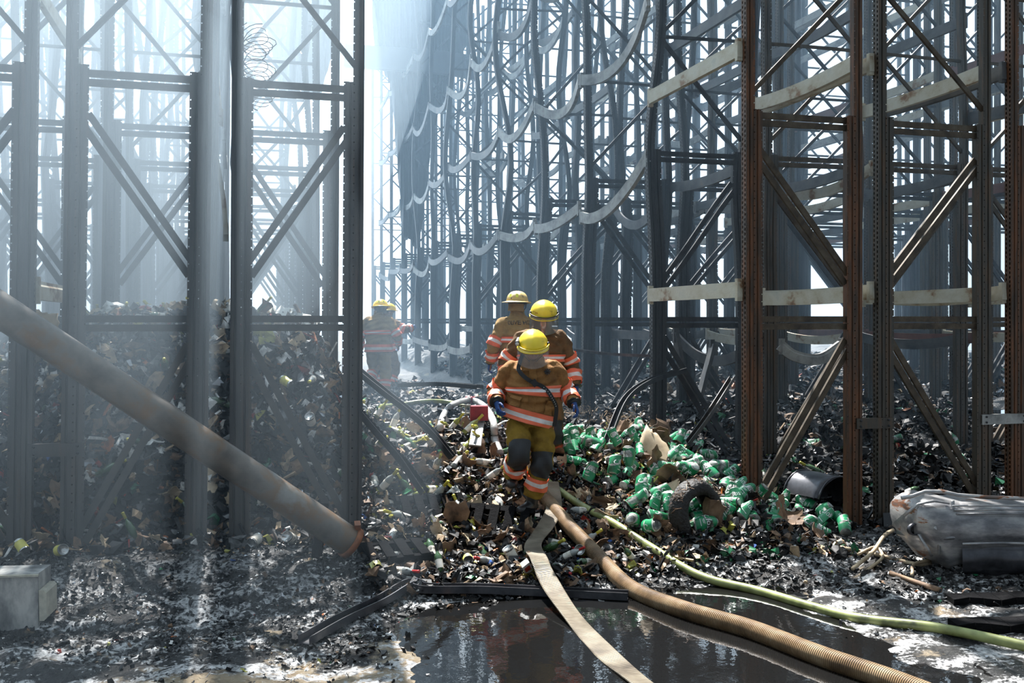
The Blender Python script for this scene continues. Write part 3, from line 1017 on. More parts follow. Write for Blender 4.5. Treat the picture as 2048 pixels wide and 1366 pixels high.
BOT = [(make_bottle('glass_clear', 'foil_yellow', 1), 'clear bottle with a yellow foil neck'), (make_bottle('glass_olive', 'foil_yellow', 2), 'olive bottle with a yellow foil neck'),
       (make_bottle('glass_green', 'foil_yellow', 3, False), 'bare green bottle with a yellow foil neck'), (make_bottle('glass_clear', 'foil_red', 4), 'clear bottle with a red neck'),
       (make_bottle('glass_green', 'foil_black', 5), 'dark green bottle with a black cap')]
strew([BOT[0], BOT[1], BOT[1], BOT[2], BOT[0]], 62, (1.25, 3.3, 9.0, 10.9), .13, 'in the heap left of the front firefighter', 'bottle', 'in the heap left of the front firefighter', off_path, (.85, 1.05))
strew([BOT[0], BOT[3], BOT[4], BOT[2]], 24, (1.0, 3.4, 8.0, 9.0), .17, 'low on the heap above the puddle', 'bottle', 'low on the heap above the puddle', off_path, (.8, 1.05))
strew([BOT[0], BOT[4], BOT[2]], 34, (-2.8, 1.0, 9.0, 10.8), .2, 'in the pile under the left racks', 'bottle', 'in the pile under the left racks', None, (.8, 1.05))
strew([BOT[4], BOT[2]], 14, (5.2, 9, 9.2, 12.5), .3, 'in the dark rubble under the right racks', 'bottle', 'in the dark rubble under the right racks', None, (.8, 1.05))
TUB = [(make_tub(1), 'green and white wipes tub'), (make_tub(2, .03), 'dented green and white wipes tub'), (make_tub(3, .045), 'crushed green and white wipes tub')]
strew(TUB, 120, (3.4, 5.15, 8.3, 10.7), .085, 'in the heap right of the front firefighter', 'tub', 'in the heap right of the front firefighter', off_path, (.85, 1.1), lift=.045, front=True)
strew(TUB, 16, (5.1, 6.2, 8.6, 9.8), .16, 'at the foot of the right front frame', 'tub', 'at the foot of the right front frame', None, (.9, 1.1), lift=.05, front=True)
strew(TUB[1:], 10, (6.2, 9.5, 9.2, 11.5), .3, 'in the dark rubble behind the right front frames', 'tub', 'in the dark rubble behind the right front frames', None, (.95, 1.1))
CARD = [(make_card(1, 'cardboard'), 'scorched brown cardboard flap'), (make_card(2, 'cardboard', .28, .2), 'large scorched cardboard flap'), (make_card(3, 'cardboard_pale'), 'pale torn cardboard flap'), (make_card(4, 'cardboard_pale', .14, .12), 'small pale cardboard scrap')]
strew([CARD[0], CARD[1], CARD[2], CARD[0]], 46, (1.2, 3.4, 8.4, 10.8), .16, 'in the heap left of the front firefighter', 'cardboard', 'left of the front firefighter', off_path, (.8, 1.2), tilt=None, lift=.06)
strew([CARD[0], CARD[1], CARD[3], CARD[0]], 46, (3.45, 5.4, 8.3, 10.7), .15, 'among the green tubs', 'cardboard', 'among the green tubs', off_path, (.8, 1.2), lift=.07)
strew([CARD[0], CARD[2], CARD[2], CARD[3]], 44, (-2.9, 1.1, 8.8, 10.9), .2, 'in the pile under the left racks', 'cardboard', 'under the left racks', None, (.8, 1.4), lift=.07)
TIN = [(make_tin('label_yellow', 1), 'tin can with a yellow label'), (make_tin('paper_label', 2), 'tin can with a scorched pale label')]
strew(TIN, 16, (1.2, 3.4, 8.1, 10.4), .2, 'in the heap left of the front firefighter', 'can', 'in the heap left of the front firefighter', off_path, (1, 1.2), lift=.06)
strew(TIN, 14, (-2.8, 1.0, 8.6, 10.6), .24, 'in the pile under the left racks', 'can', 'in the pile under the left racks', None, (1, 1.2), lift=.06)
CRT = [(make_carton(1), 'small white carton with a red panel'), (make_carton(2), 'small white carton with a blue panel')]
strew(CRT, 14, (3.4, 5.2, 8.3, 10.4), .2, 'among the green tubs', 'carton', 'among the green tubs', off_path, (.9, 1.2), lift=.05)
strew(CRT, 4, (1.2, 3.2, 7.8, 8.9), .35, 'in the scraps along the front of the heap', 'carton', 'along the front of the heap', None, (.9, 1.2), lift=.05)
# the row of bottle necks along the top of the left pile
nb = 0
for px in (196, 212, 226, 262, 280, 296, 312, 330, 338, 346, 362, 378, 388):
    p = W(px, 614, 10.9)
    o = copy_tree(BOT[(nb * 3) % 5][0]); nb += 1
    o.location = (p.x, p.y, 2.17 + rnd.uniform(-.02, .02)); o.rotation_euler = (rnd.gauss(0, .12), rnd.gauss(0, .12), rnd.uniform(0, 6))
    tag(o, 'sooty bottle standing in the row along the top of the left pile', 'bottle', 'bottles standing along the top of the left pile')

for o in [x for x in SC.objects if x.parent is None and x.name.split('.')[0] in ('bottle', 'wipes_tub', 'tin_can', 'small_carton', 'cardboard_flap') and 'label' not in x]:
    for ch in list(o.children): bpy.data.objects.remove(ch)
    bpy.data.objects.remove(o)
# ---------------------------------------------------------------- hoses
def hose_mat(name, stops, rib=0.0):
    m, t, b = new_mat(name)
    at = NN(t, 'ShaderNodeAttribute', attribute_name='pc')
    sp = NN(t, 'ShaderNodeSeparateXYZ'); t.links.new(at.outputs['Vector'], sp.inputs[0])
    v = coords(t, (1, 1, 1))
    n = NN(t, 'ShaderNodeTexNoise'); n.inputs['Scale'].default_value = 5; n.inputs['Detail'].default_value = 8
    t.links.new(v, n.inputs['Vector'])
    c = ramp(t, n.outputs['Fac'], stops)
    t.links.new(c, b.inputs['Base Color'])
    b.inputs['Roughness'].default_value = 0.38
    if rib:
        mm = NN(t, 'ShaderNodeMath', operation='MULTIPLY'); mm.inputs[1].default_value = rib; t.links.new(sp.outputs[2], mm.inputs[0])
        s = NN(t, 'ShaderNodeMath', operation='SINE'); t.links.new(mm.outputs[0], s.inputs[0])
        bp = NN(t, 'ShaderNodeBump'); bp.inputs['Strength'].default_value = 0.9; bp.inputs['Distance'].default_value = 0.006
        t.links.new(s.outputs[0], bp.inputs['Height']); t.links.new(bp.outputs[0], b.inputs['Normal'])
    return m


MT['hose_tan'] = hose_mat('wet tan woven hose', [(0.3, (0.08, 0.05, 0.025)), (0.5, (0.21, 0.13, 0.065)), (0.7, (0.34, 0.24, 0.14))], 420)
MT['hose_olive'] = hose_mat('wet yellow green hose', [(0.3, (0.03, 0.035, 0.02)), (0.42, (0.16, 0.18, 0.06)), (0.62, (0.30, 0.33, 0.12)), (0.8, (0.10, 0.12, 0.05))], 0)
MT['hose_grey'] = hose_mat('ash covered grey hose', [(0.35, (0.07, 0.07, 0.07)), (0.45, (0.30, 0.30, 0.29)), (0.7, (0.45, 0.44, 0.42))], 0)
MT['hose_flat'] = hose_mat('drained beige hose', [(0.3, (0.09, 0.07, 0.05)), (0.5, (0.21, 0.175, 0.125)), (0.7, (0.32, 0.28, 0.21))], 420)
MT['coupling_red'] = flat('red hose coupling', (0.28, 0.02, 0.03), 0.35, .2, var=.4)
MT['steel_wet'] = noisy('wet bare steel', [(0.3, (0.03, 0.03, 0.035)), (0.6, (0.10, 0.10, 0.11)), (0.8, (0.2, 0.19, 0.18))], 4, (1, 1, 1), 0.3, 0.6)
MT['pipe_rust'] = noisy('rusting pipe', [(0.3, (0.05, 0.042, 0.036)), (0.5, (0.15, 0.13, 0.11)), (0.6, (0.17, 0.10, 0.05)), (0.68, (0.20, 0.19, 0.17)), (0.85, (0.28, 0.27, 0.25))], 2.5, (1, 1, 1), 0.42, 0.3)
MT['pipe_flange'] = flat('orange rusted flange', (0.33, 0.11, 0.035), 0.6, .1, var=.5)


def pts(L, r):
    """(px, py[, lift]) to points lying on the rubble"""
    out = []
    for q in L:
        p = HIT(q[0], q[1], r)
        p.z = max(.008, heap_h(p.x, p.y)) + r * .8 + .05 * sst(p.y, 7.4, 8.3) + (q[2] if len(q) > 2 else 0)
        out.append(p)
    return out


def hose(name, L, r, mat, label, cat='hose', n=10, zs=None):
    P = ctrl(pts(L, r), n)
    c = P[0].copy()
    P = [p - c for p in P]
    for q in range(1, len(P) - 1): P[q].z = (P[q - 1].z + 2 * P[q].z + P[q + 1].z) / 4 if q < len(P) - 1 else P[q].z
    root = empty(name, c, 0, label, cat)
    MB().tube(P, r, 16).build('hose_tube', MT[mat], root)
    return root, [p + c for p in P]


hose('supply_hose', [(1050, 930), (1078, 985), (1128, 1050), (1190, 1118), (1262, 1180), (1370, 1228), (1500, 1272), (1640, 1322), (1790, 1376), (1960, 1440)], .068, 'hose_tan', 'thick tan ribbed hose running from the firefighter to the lower right')
hose('attack_hose', [(1060, 948), (1110, 985), (1160, 1020), (1230, 1060), (1300, 1105), (1400, 1152), (1520, 1190), (1700, 1232), (1880, 1262), (2080, 1300)], .036, 'hose_olive', 'thin yellow-green hose running above the thick tan hose to the right')
g, gp = hose('grey_hose', [(880, 868), (888, 838, .02), (905, 824, .06), (940, 822, .12), (965, 832, .12), (985, 858, .06), (990, 890), (1000, 915)], .042, 'hose_grey', 'ash-grey hose looping down beside the front firefighter')
mid = gp[len(gp) * 9 // 20] - Vector(g.location)
mb = MB().tube([mid + Vector((-.09, 0, 0)), mid + Vector((.05, 0, .0))], [.05, .05], 14)
for dx in (-.06, 0.0): mb.lathe([(.05, -.012), (.058, -.01), (.058, .01), (.05, .012)], 12, M=Matrix.Translation(mid + Vector((dx, 0, 0))) @ Matrix.Rotation(math.pi / 2, 4, 'Y'))
mb.build('coupling', MT['coupling_red'], g)
hose('far_hose', [(760, 820), (800, 816), (850, 808), (900, 812), (936, 822)], .035, 'hose_olive', 'thin olive hose lying across the aisle behind the heap')


def flat_hose(name, L, w, mat, label):
    P = ctrl(pts([(a, b2, .07 * sst(HIT(a, b2).y, 7.2, 7.7) + (.07 if 1155 < b2 < 1232 else 0)) for a, b2 in L], .012), 8)
    c = P[0].copy()
    P = [p - c for p in P]
    pf = [(-w / 2, -.004), (-w / 2 + .008, -.009), (w / 2 - .008, -.009), (w / 2, -.004), (w / 2, .004), (w / 2 - .008, .009), (-w / 2 + .008, .009), (-w / 2, .004)]
    rl = [0.12 * math.sin(i * .33) for i in range(len(P))]
    root = empty(name, c, 0, label, 'hose')
    MB().sweep(pf, P, roll=rl).build('flat_tube', MT[mat], root)
    return root


flat_hose('drained_hose', [(1102, 990), (1108, 1040), (1092, 1078), (1066, 1118), (1078, 1160), (1092, 1190), (1120, 1228), (1165, 1268), (1220, 1325), (1290, 1390)], .155, 'hose_flat', 'flat beige drained hose lying over the steel strip into the puddle')
flat_hose('drained_hose', [(962, 848), (955, 880), (950, 915)], .13, 'hose_grey', 'short ash-grey flat hose standing out of the heap left of the firefighter')

# ---------------------------------------------------------------- leaning pipe
A_, B_ = W(-90, 560, 7.0), W(706, 1088, 8.25)
c = (A_ + B_) / 2
pr = empty('leaning_pipe', B_, 0, 'large rusty pipe leaning across the front of the left racks', 'pipe')
ax = (B_ - A_).normalized()
n1 = MB()
L = [A_ - B_ + ax * 0.02 + (B_ - A_) * (i / 12) for i in range(13)]
L[0] = A_ - B_
L[-1] = Vector((0, 0, 0))
n1.tube([A_ - B_ + (B_ - A_) * (i / 12) for i in range(13)], .125, 28, caps=False)
n1.tube([A_ - B_ + (B_ - A_) * (i / 12) for i in range(13)], .117, 28, caps=False)
n1.build('pipe_wall', MT['pipe_rust'], pr)
q = ax.to_track_quat('Z', 'Y').to_matrix().to_4x4()
MB().lathe([(.117, -.05), (.14, -.05), (.142, -.03), (.142, 0), (.117, 0)], 28, M=q, caps=False).build('end_collar', MT['pipe_flange'], pr)
MB().box((0, 0, 0), (.05, .07, .09), (Matrix.Rotation(.4, 3, 'X'))).build('lug', MT['pipe_flange'], pr, ax * -.02 + Vector((.05, -.02, .13)))

# ---------------------------------------------------------------- fallen steel
def strip(name, L, prof, mat, label, cat, lift=.03, n=6, up=Vector((0, 0, 1)), zc=None):
    P = ctrl([W(a, b2, z) for a, b2, z in L] if zc else pts(L, lift), n)
    c = P[0].copy()
    root = empty(name, c, 0, label, cat)
    MB().sweep(prof, [p - c for p in P], up=up).build('channel', MT[mat], root)
    return root


U = [(-.05, -.03), (.05, -.03), (.05, .03), (.042, .03), (.042, -.022), (-.042, -.022), (-.042, .03), (-.05, .03)]
strip('bent_upright', [(608, 1280), (680, 1242), (760, 1205), (822, 1172), (850, 1180), (960, 1184), (1100, 1190), (1256, 1198)], U, 'steel_wet', 'bent steel channel lying along the edge of the puddle', 'steel channel', .05)
strip('fallen_channel', [(700, 728, 10.4), (770, 785, 10.1), (850, 850, 9.9), (905, 915, 9.8)], [(x * .8, y) for x, y in U], 'brace_dark', 'dark fallen channel slanting down from the left corner frame', 'steel channel', zc=1)
strip('fallen_channel', [(700, 800, 9.3), (760, 870, 9.25), (808, 925, 9.2), (850, 985, 9.1)], [(x * 1.0, y) for x, y in U], 'post_char', 'black fallen channel at the foot of the left corner frame', 'steel channel', zc=1)
strip('fallen_channel', [(1215, 880, 10.6), (1250, 800, 11.2), (1300, 762, 11.8), (1370, 740, 12.2)], [(x * .7, y) for x, y in U], 'brace_dark', 'dark bent channel leaning behind the second right frame', 'steel channel', zc=1)
strip('fallen_channel', [(800, 770, 14.5), (880, 768, 14), (960, 774, 13)], [(x * 1.1, y) for x, y in U], 'post_char', 'long black channel lying across the far aisle rubble', 'steel channel', zc=1)
strip('fallen_strut', [(1150, 700, 13.5), (1220, 708, 13), (1300, 712, 12.6)], [(x * .5, y * .6) for x, y in U], 'steel_wet', 'bright thin strut lying level behind the second firefighter', 'strut', zc=1)
strip('leaning_brace', [(1345, 925, 10.9), (1410, 840, 11.2), (1465, 755, 11.6)], [(x * .7, y * .8) for x, y in U], 'brace_grey', 'grey brace leaning against the second right frame', 'brace', zc=1)
# charred pallets
def pallet(px, py, yaw, tx, ty, label, nb=5, ln=.9, s=1.0):
    p = HIT(px, py)
    root = empty('charred_pallet', (p.x, p.y, p.z + .07), 0, label, 'pallet')
    root.rotation_euler = (tx, ty, yaw)
    for i in range(nb):
        w = .085
        MB().box((0, 0, 0), (w, ln * .72 * s, .018)).warp(lambda v: v + noise.noise_vector(v * 7 + Vector((i, px, 0))) * .012).build('deck_board', MT['char_wood'], root, ((i - (nb - 1) / 2) * .145, 0, .03))
    for yy in (-1, 1):
        MB().box((0, 0, 0), (nb * .145, .06, .07)).warp(lambda v: v + noise.noise_vector(v * 5) * .015).build('stringer', MT['char_wood'], root, (0, yy * ln * .32 * s, -.016))
    return root


pallet(872, 1045, .25, .75, .05, 'charred pallet with slanting boards left of the front firefighter', 5, .62)
pallet(985, 1065, -.45, .7, .05, 'charred pallet directly below the front firefighter', 5, .6)
pallet(790, 1120, .1, .15, 0, 'charred pallet half buried at the foot of the heap', 4, .5)
for px, py, ln, yw, tl, lab in ((850, 1012, .5, .2, .1, 'charred board lying across the slanting pallet'), (640, 1110, .5, 1.3, .9, 'rust-brown board stuck upright in the scraps below the pipe'), (930, 1092, .8, .03, 0.02, 'charred board lying level above the puddle')):
    p = HIT(px, py)
    o = MB().box((0, 0, 0), (ln, .09, .03)).warp(lambda v: v + noise.noise_vector(v * 6) * .01).build('charred_board', MT['char_wood'], None, (p.x, p.y, p.z + (.2 if tl > .5 else .06)))
    o.rotation_euler = (0, -tl, yw)
    tag(o, lab, 'board')

# ---------------------------------------------------------------- sheet of cardboard, tyre, drum, carcass
def sheet(name, corners, bend, mat, label, cat, n=8, th=.006, rag=.02):
    a, b2, c2, d = [Vector(q) for q in corners]
    nrm = (b2 - a).cross(d - a).normalized()
    o0 = (a + b2 + c2 + d) / 4
    r = random.Random(len(label))
    top, bot = [], []
    for j in range(n + 1):
        for i in range(n + 1):
            u, v = i / n, j / n
            p = a.lerp(b2, u).lerp(d.lerp(c2, u), v) + nrm * bend * math.sin(math.pi * u) * (1 - .3 * v)
            if i in (0, n) or j in (0, n): p += Vector([r.uniform(-rag, rag) for _ in range(3)])
            p += noise.noise_vector(p * 4) * .02
            top.append(p + nrm * th / 2 - o0); bot.append(p - nrm * th / 2 - o0)
    N = (n + 1) ** 2
    m_ = n + 1
    fs = []
    for j in range(n):
        for i in range(n):
            q = j * m_ + i
            fs += [(q, q + 1, q + m_ + 1, q + m_), (N + q, N + q + m_, N + q + m_ + 1, N + q + 1)]
    rim = list(range(m_)) + [j * m_ + n for j in range(1, m_)] + [n * m_ + i for i in range(n - 1, -1, -1)] + [j * m_ for j in range(n - 1, 0, -1)]
    for q in range(len(rim)):
        e, f = rim[q], rim[(q + 1) % len(rim)]
        fs.append((e, N + e, N + f, f))
    return tag(MB().add(top + bot, fs, 0, None, True).build(name, MT[mat], None, o0), label, cat)


sheet('cardboard_sheet', [W(1272, 905, 10.3), W(1362, 935, 10.1), W(1320, 872, 10.4), W(1290, 852, 10.4)], .05, 'cardboard_pale', 'pale pointed cardboard sheet standing on top of the green heap', 'cardboard')
sheet('cardboard_box_side', [W(66, 655, 8.9), W(118, 668, 8.9), W(118, 632, 8.9), W(66, 616, 8.9)], .01, 'cardboard_pale', 'sunlit tan cardboard panel between the two left posts', 'cardboard')
sheet('cardboard_sheet', [W(422, 690, 9.9), W(452, 680, 9.8), W(450, 660, 9.8), W(424, 650, 9.9)], .02, 'cardboard_pale', 'sunlit tan cardboard box corner high in the left pile', 'cardboard')
for k2, (px, py, s) in enumerate(((610, 668, .35), (455, 640, .3), (560, 650, .25), (520, 700, .25), (230, 640, .25))):
    p = HIT(px, py)
    sheet('torn_wrapping', [p + Vector((-s / 2, 0, .02)), p + Vector((s / 2, .05, .06)), p + Vector((s / 2, .15, .14)), p + Vector((-s / 2, .12, .16))], .06, 'carton_white', f'torn white wrapping draped on the left pile {["near the right post", "beside the middle posts", "behind the upper strut", "below the upper strut", "under the bottle row"][k2]}', 'wrapping', 5, .003, .05)

p = HIT(1395, 1075)
ty = empty('burnt_tyre', (p.x + .02, p.y + .1, p.z + .22), 0, 'burnt black tyre standing in the heap at the left of the right front frame', 'tyre')
ty.rotation_euler = (0, 0, 0.35)
MT['tyre'] = noisy('burnt rubber', [(0.3, (0.005, 0.005, 0.005)), (0.8, (0.02, 0.018, 0.017))], 12, (1, 1, 1), 0.7, bump=.8)
MT['wire'] = flat('rusty bare wires', (0.16, 0.09, 0.05), 0.5, .5, var=.6)
vs = []
prof = [(.17, -.09), (.215, -.11), (.265, -.10), (.29, -.06), (.295, 0), (.29, .06), (.265, .10), (.215, .11), (.17, .09), (.18, 0.07), (.26, .05), (.27, 0), (.26, -.05), (.18, -.07)]
MB().lathe(prof + [prof[0]], 30, M=Matrix.Rotation(math.pi / 2, 4, 'X'), caps=False).warp(lambda v: v + noise.noise_vector(v * 5) * .03).build('tyre_carcass', MT['tyre'], ty)
wr = MB()
for q2 in range(60):
    a = rnd.uniform(-.4, 3.0)
    r0 = rnd.uniform(.27, .31)
    pth = []
    for s in range(4):
        aa = a + s * rnd.uniform(-.09, .09)
        pth.append(Vector((math.cos(aa) * (r0 + s * rnd.uniform(-.006, .022)), -.1 + rnd.uniform(-.03, .06) + s * .03, math.sin(aa) * (r0 + s * .012))))
    wr.tube(pth, .0022, 3, caps=False)
wr.build('bare_wires', MT['wire'], ty)

# tangles of thin wire behind the firefighter
for px, py, lab in ((1160, 840, 'tangle of pale wires behind the front firefighter'), (1240, 862, 'tangle of pale wires left of the second right frame')):
    p = HIT(px, py)
    wr = MB()
    for q2 in range(240):
        o0 = Vector((rnd.gauss(0, .16), rnd.gauss(0, .14), abs(rnd.gauss(0, .10))))
        d = Vector((rnd.gauss(0, 1), rnd.gauss(0, 1), rnd.gauss(.3, 1))).normalized() * rnd.uniform(.03, .09)
        e1 = Vector((rnd.gauss(0, .02), rnd.gauss(0, .02), rnd.gauss(0, .02)))
        wr.tube([o0, o0 + d * .5 + e1, o0 + d], .0022, 3, caps=False)
    o = wr.build('wire_tangle', MT['r_tan'], None, (p.x, p.y, heap_h(p.x, p.y) + .02))
    tag(o, lab, 'wires', kind='stuff')

# curved drum shell behind the right front frame
p = W(1640, 935, 10.9)
dr = empty('drum_shell', (p.x, p.y, heap_h(p.x, p.y) + .1), .2, 'curved grey drum shell lying in the dark behind the right front frame', 'drum')
vs, fs = [], []
for j in range(5):
    for i in range(17):
        a = -.3 + 3.2 * i / 16
        vs.append(Vector((.29 * math.cos(a), (j / 4 - .5) * .55, .29 * math.sin(a))) + noise.noise_vector(Vector((i * .2, j, 0))) * .02)
vs += [v * .975 for v in vs]
fs = [(j * 17 + i, j * 17 + i + 1, (j + 1) * 17 + i + 1, (j + 1) * 17 + i) for j in range(4) for i in range(16)]
fs += [tuple(85 + k2 for k2 in f[::-1]) for f in fs]
fs += [(i, 85 + i, 86 + i, i + 1) for i in range(16)]
MB().add(vs, fs, 0, None, True).build('shell', MT['steel_wet'], dr)
for yy in (-.27, .27):
    MB().tube([Vector((.295 * math.cos(-.3 + 3.2 * i / 16), yy, .295 * math.sin(-.3 + 3.2 * i / 16))) for i in range(17)], .01, 6).build('rim', MT['steel_wet'], dr)

# crumpled machine housing at the right edge
MT['housing'] = noisy('scorched silver housing', [(0.25, (0.035, 0.035, 0.04)), (0.42, (0.2, 0.2, 0.21)), (0.58, (0.42, 0.41, 0.40)), (0.62, (0.26, 0.10, 0.04)), (0.66, (0.16, 0.10, 0.08)), (0.8, (0.12, 0.14, 0.13))], 2.6, (1, 1, 2.5), 0.33, 0.55, bump=.15, bscale=12)
Z0 = 8.6
hc = W(1940, 1060, Z0)
ho = empty('crumpled_housing', (hc.x, hc.y, 0.0), -TH, 'crumpled silver machine housing lying at the right edge in front of the racks', 'machine part')


def hp(px, py, dz=0.0):
    p = W(px, py, Z0 + dz) - Vector((hc.x, hc.y, 0))
    return Matrix.Rotation(TH, 3, 'Z') @ p


# lofted sections from left to right: (px of the section, top y, bottom y, depth)
secs = [(1803, 1003, 1070, .22), (1812, 994, 1080, .27), (1840, 988, 1104, .31), (1866, 992, 1122, .34), (1905, 996, 1112, .34), (1935, 1000, 1095, .34), (1975, 1002, 1090, .34), (2030, 1004, 1092, .34), (2090, 1008, 1094, .34)]
vs, fs = [], []
NS = 18
for si, (px, t0, b0, dd) in enumerate(secs):
    for k2 in range(NS):
        a = 2 * math.pi * k2 / NS
        yy = (t0 + b0) / 2 - math.copysign(abs(math.sin(a)) ** .45, math.sin(a)) * (b0 - t0) / 2
        v = hp(px, yy, 0) + Vector((0, dd * math.copysign(abs(math.cos(a)) ** .5, math.cos(a)), 0))
        v += noise.noise_vector(v * 6) * (.06 if si < 6 else .02) + noise.noise_vector(v * 15) * (.028 if si < 6 else .006)
        vs.append(v)
for si in range(len(secs) - 1):
    for k2 in range(NS):
        fs.append((si * NS + k2, (si + 1) * NS + k2, (si + 1) * NS + (k2 + 1) % NS, si * NS + (k2 + 1) % NS))
fs += [tuple(range(NS)), tuple((len(secs) - 1) * NS + k2 for k2 in range(NS))[::-1]]
MB().add(vs, fs, 0, None, True).build('shell', MT['housing'], ho)
# folded top rim, ridges, round opening, rust patches, lower skirt
MB().tube([hp(a, b2, -.3) for a, b2 in ((1803, 996), (1825, 992), (1850, 983), (1885, 983), (1915, 990), (1970, 994), (2060, 998))], .017, 8).build('top_rim', MT['housing'], ho)
for k2, yy in enumerate((1012, 1020, 1028)):
    MB().tube([hp(1905 + k2 * 4, yy, -.33), hp(1990, yy - 1, -.36), hp(2080, yy, -.36)], .008, 6).build('ridge', MT['housing'], ho)
cen = hp(1828, 1058, -.24)
MB().lathe([(.050, 0), (.060, -.008), (.066, .0), (.060, .03), (.050, .03), (.050, 0)], 22, M=Matrix.Translation(cen) @ Matrix.Rotation(math.pi / 2, 4, 'X') @ Matrix.Rotation(.3, 4, 'Y') @ Matrix.Diagonal((1.15, .85, 1, 1)), caps=False).build('port_ring', MT['steel_wet'], ho)
MB().lathe([(.052, .0), (.052, .002)], 22, M=Matrix.Translation(cen + Vector((0, .004, 0))) @ Matrix.Rotation(math.pi / 2, 4, 'X') @ Matrix.Diagonal((1.15, .85, 1, 1))).build('port_hole', MT['tyre'], ho)
for L_ in (((1808, 1030), (1835, 1008), (1868, 1000), (1898, 1006)), ((1840, 1068), (1850, 1092), (1862, 1112)), ((1868, 1052), (1876, 1080), (1880, 1108)), ((1902, 1000), (1908, 1040), (1916, 1080)), ((1880, 1078), (1905, 1074), (1922, 1074))):
    MB().tube([hp(a, b2, -.30 - .02 * math.sin(a)) for a, b2 in L_], .014, 6).warp(lambda v: v + noise.noise_vector(v * 12) * .02).build('fold', MT['housing'], ho)
vs = []
for i in range(12):
    px = 1925 + i * 15
    for j, (yy, dz) in enumerate(((1088, -.3), (1112, -.36), (1140, -.34), (1150, -.2))):
        v = hp(px, yy, dz); vs.append(v + noise.noise_vector(v * 7) * .02)
MB().add(vs, [(i * 4 + j, (i + 1) * 4 + j, (i + 1) * 4 + j + 1, i * 4 + j + 1) for i in range(11) for j in range(3)], 0, None, True).build('lower_skirt', MT['steel_wet'], ho)
MB().tube([hp(1925, 1088, -.4), hp(2000, 1086, -.42), hp(2080, 1088, -.42)], .012, 6).build('lower_rim', MT['housing'], ho)

# bent thin pipes in front of it
def twig(L, r, label, mat='r_tan'):
    P = ctrl(pts(L, r), 4)
    c = P[0].copy()
    o = MB().tube([p - c for p in P], r, 8).build('bent_conduit', MT[mat], None, c)
    return tag(o, label, 'pipe')


twig([(1680, 1104), (1760, 1118), (1835, 1130), (1870, 1126), (1915, 1114)], .018, 'long tan bent conduit lying in front of the silver housing', 'cardboard_pale')
twig([(1705, 1142, .02), (1745, 1122, .05), (1768, 1098, .08), (1786, 1090, .1)], .018, 'tan conduit bent upward beside the right front frame', 'cardboard_pale')
twig([(1735, 1140), (1765, 1122, .03), (1750, 1108, .03), (1715, 1116)], .014, 'short looped tan conduit beside the right front frame', 'cardboard_pale')
twig([(1824, 1152), (1828, 1138, .03), (1860, 1130, .03), (1880, 1122, .03)], .015, 'short forked tan conduit in front of the silver housing', 'cardboard_pale')
twig([(1780, 1146), (1830, 1165), (1880, 1180)], .022, 'dark brown conduit slanting down below the tan ones', 'cardboard')
# stack of burnt tracks, lower right corner
for k2, (px, py, w, lab) in enumerate(((1975, 1210, .62, 'upper'), (1990, 1262, .62, 'lower'))):
    p = HIT(px, py)
    r = empty('segmented_block', (p.x, p.y, p.z + .05), -.2, f'{lab} dark segmented block in the lower right corner', 'block')
    for s in range(5):
        MB().box(((s - 2) * w / 5, 0, -.02), (w / 5 - .004, .16, .09)).warp(lambda v: v + noise.noise_vector(v * 9) * .022).build('segment', MT['char_wood'], r)

# white cabinet at the lower left corner
cb = W(20, 1166, 6.9)
MT['cabinet'] = noisy('sooty white enamel', [(0.3, (0.05, 0.05, 0.05)), (0.45, (0.22, 0.22, 0.215)), (0.6, (0.50, 0.49, 0.46)), (0.8, (0.62, 0.61, 0.57))], 5, (1, 1, .5), 0.45, .1)
MT['cabinet_pale'] = flat('yellowed plastic', (0.55, 0.52, 0.42), 0.45, var=.35)
cr = empty('scorched_cabinet', (cb.x, cb.y, -0.02), -TH + .12, 'scorched white cabinet standing at the left edge of the floor', 'cabinet')
MB().box((-.12, .13, .27), (.62, .26, .40)).build('cabinet_body', MT['cabinet'], cr)
MB().box((-.12, -.008, .46), (.63, .02, .015)).build('top_lip', MT['cabinet_pale'], cr)
mb = MB()
for k2 in range(6): mb.box((-.30, -.006, .16 + k2 * .035), (.22, .012, .008))
mb.build('vent_slots', MT['char_wood'], cr)
mb = MB()
mb.sweep([(-.02, -.11), (.012, -.11), (.03, -.09), (.03, .09), (.012, .11), (-.02, .11)], [Vector((.215, .0, .24)), Vector((.215, .22, .25))], smooth=False)
mb.build('rounded_side_panel', MT['cabinet_pale'], cr)
MB().box((.17, .03, .10), (.03, .05, .2)).build('foot', MT['cabinet_pale'], cr)
MB().box((-.15, .12, .03), (.5, .2, .14)).build('plinth', MT['char_wood'], cr)

# red tape box behind the grey hose
p = W(958, 808, 10.9)
bx = empty('red_box', (p.x, p.y, p.z), -.2, 'pale crate with a red painted side behind the hose coupling', 'box')
MB().box((0, 0, -.1), (.2, .14, .16)).build('red_side', MT['coupling_red'], bx)
mb = MB()
for dx in (-.05, 0, .05): mb.box((dx - .15, -.05, -.06), (.014, .02, .11))
for dz in (-.1, -.01): mb.box((-.15, -.05, dz), (.11, .02, .016))
mb.build('slatted_end', MT['tub_white'], bx)

# hanging torn roof sheets far over the aisle, ragged hanging panels on the left
MT['sheet_dark'] = noisy('soot stained roof sheet', [(0.3, (0.03, 0.035, 0.045)), (0.8, (0.07, 0.075, 0.085))], .6, (3, 3, .4), 0.6, 0.2)
MT['sheet_pale'] = noisy('pale torn roof sheet', [(0.3, (0.30, 0.33, 0.36)), (0.8, (0.5, 0.53, 0.56))], .6, (2, 2, .4), 0.6, 0.1)


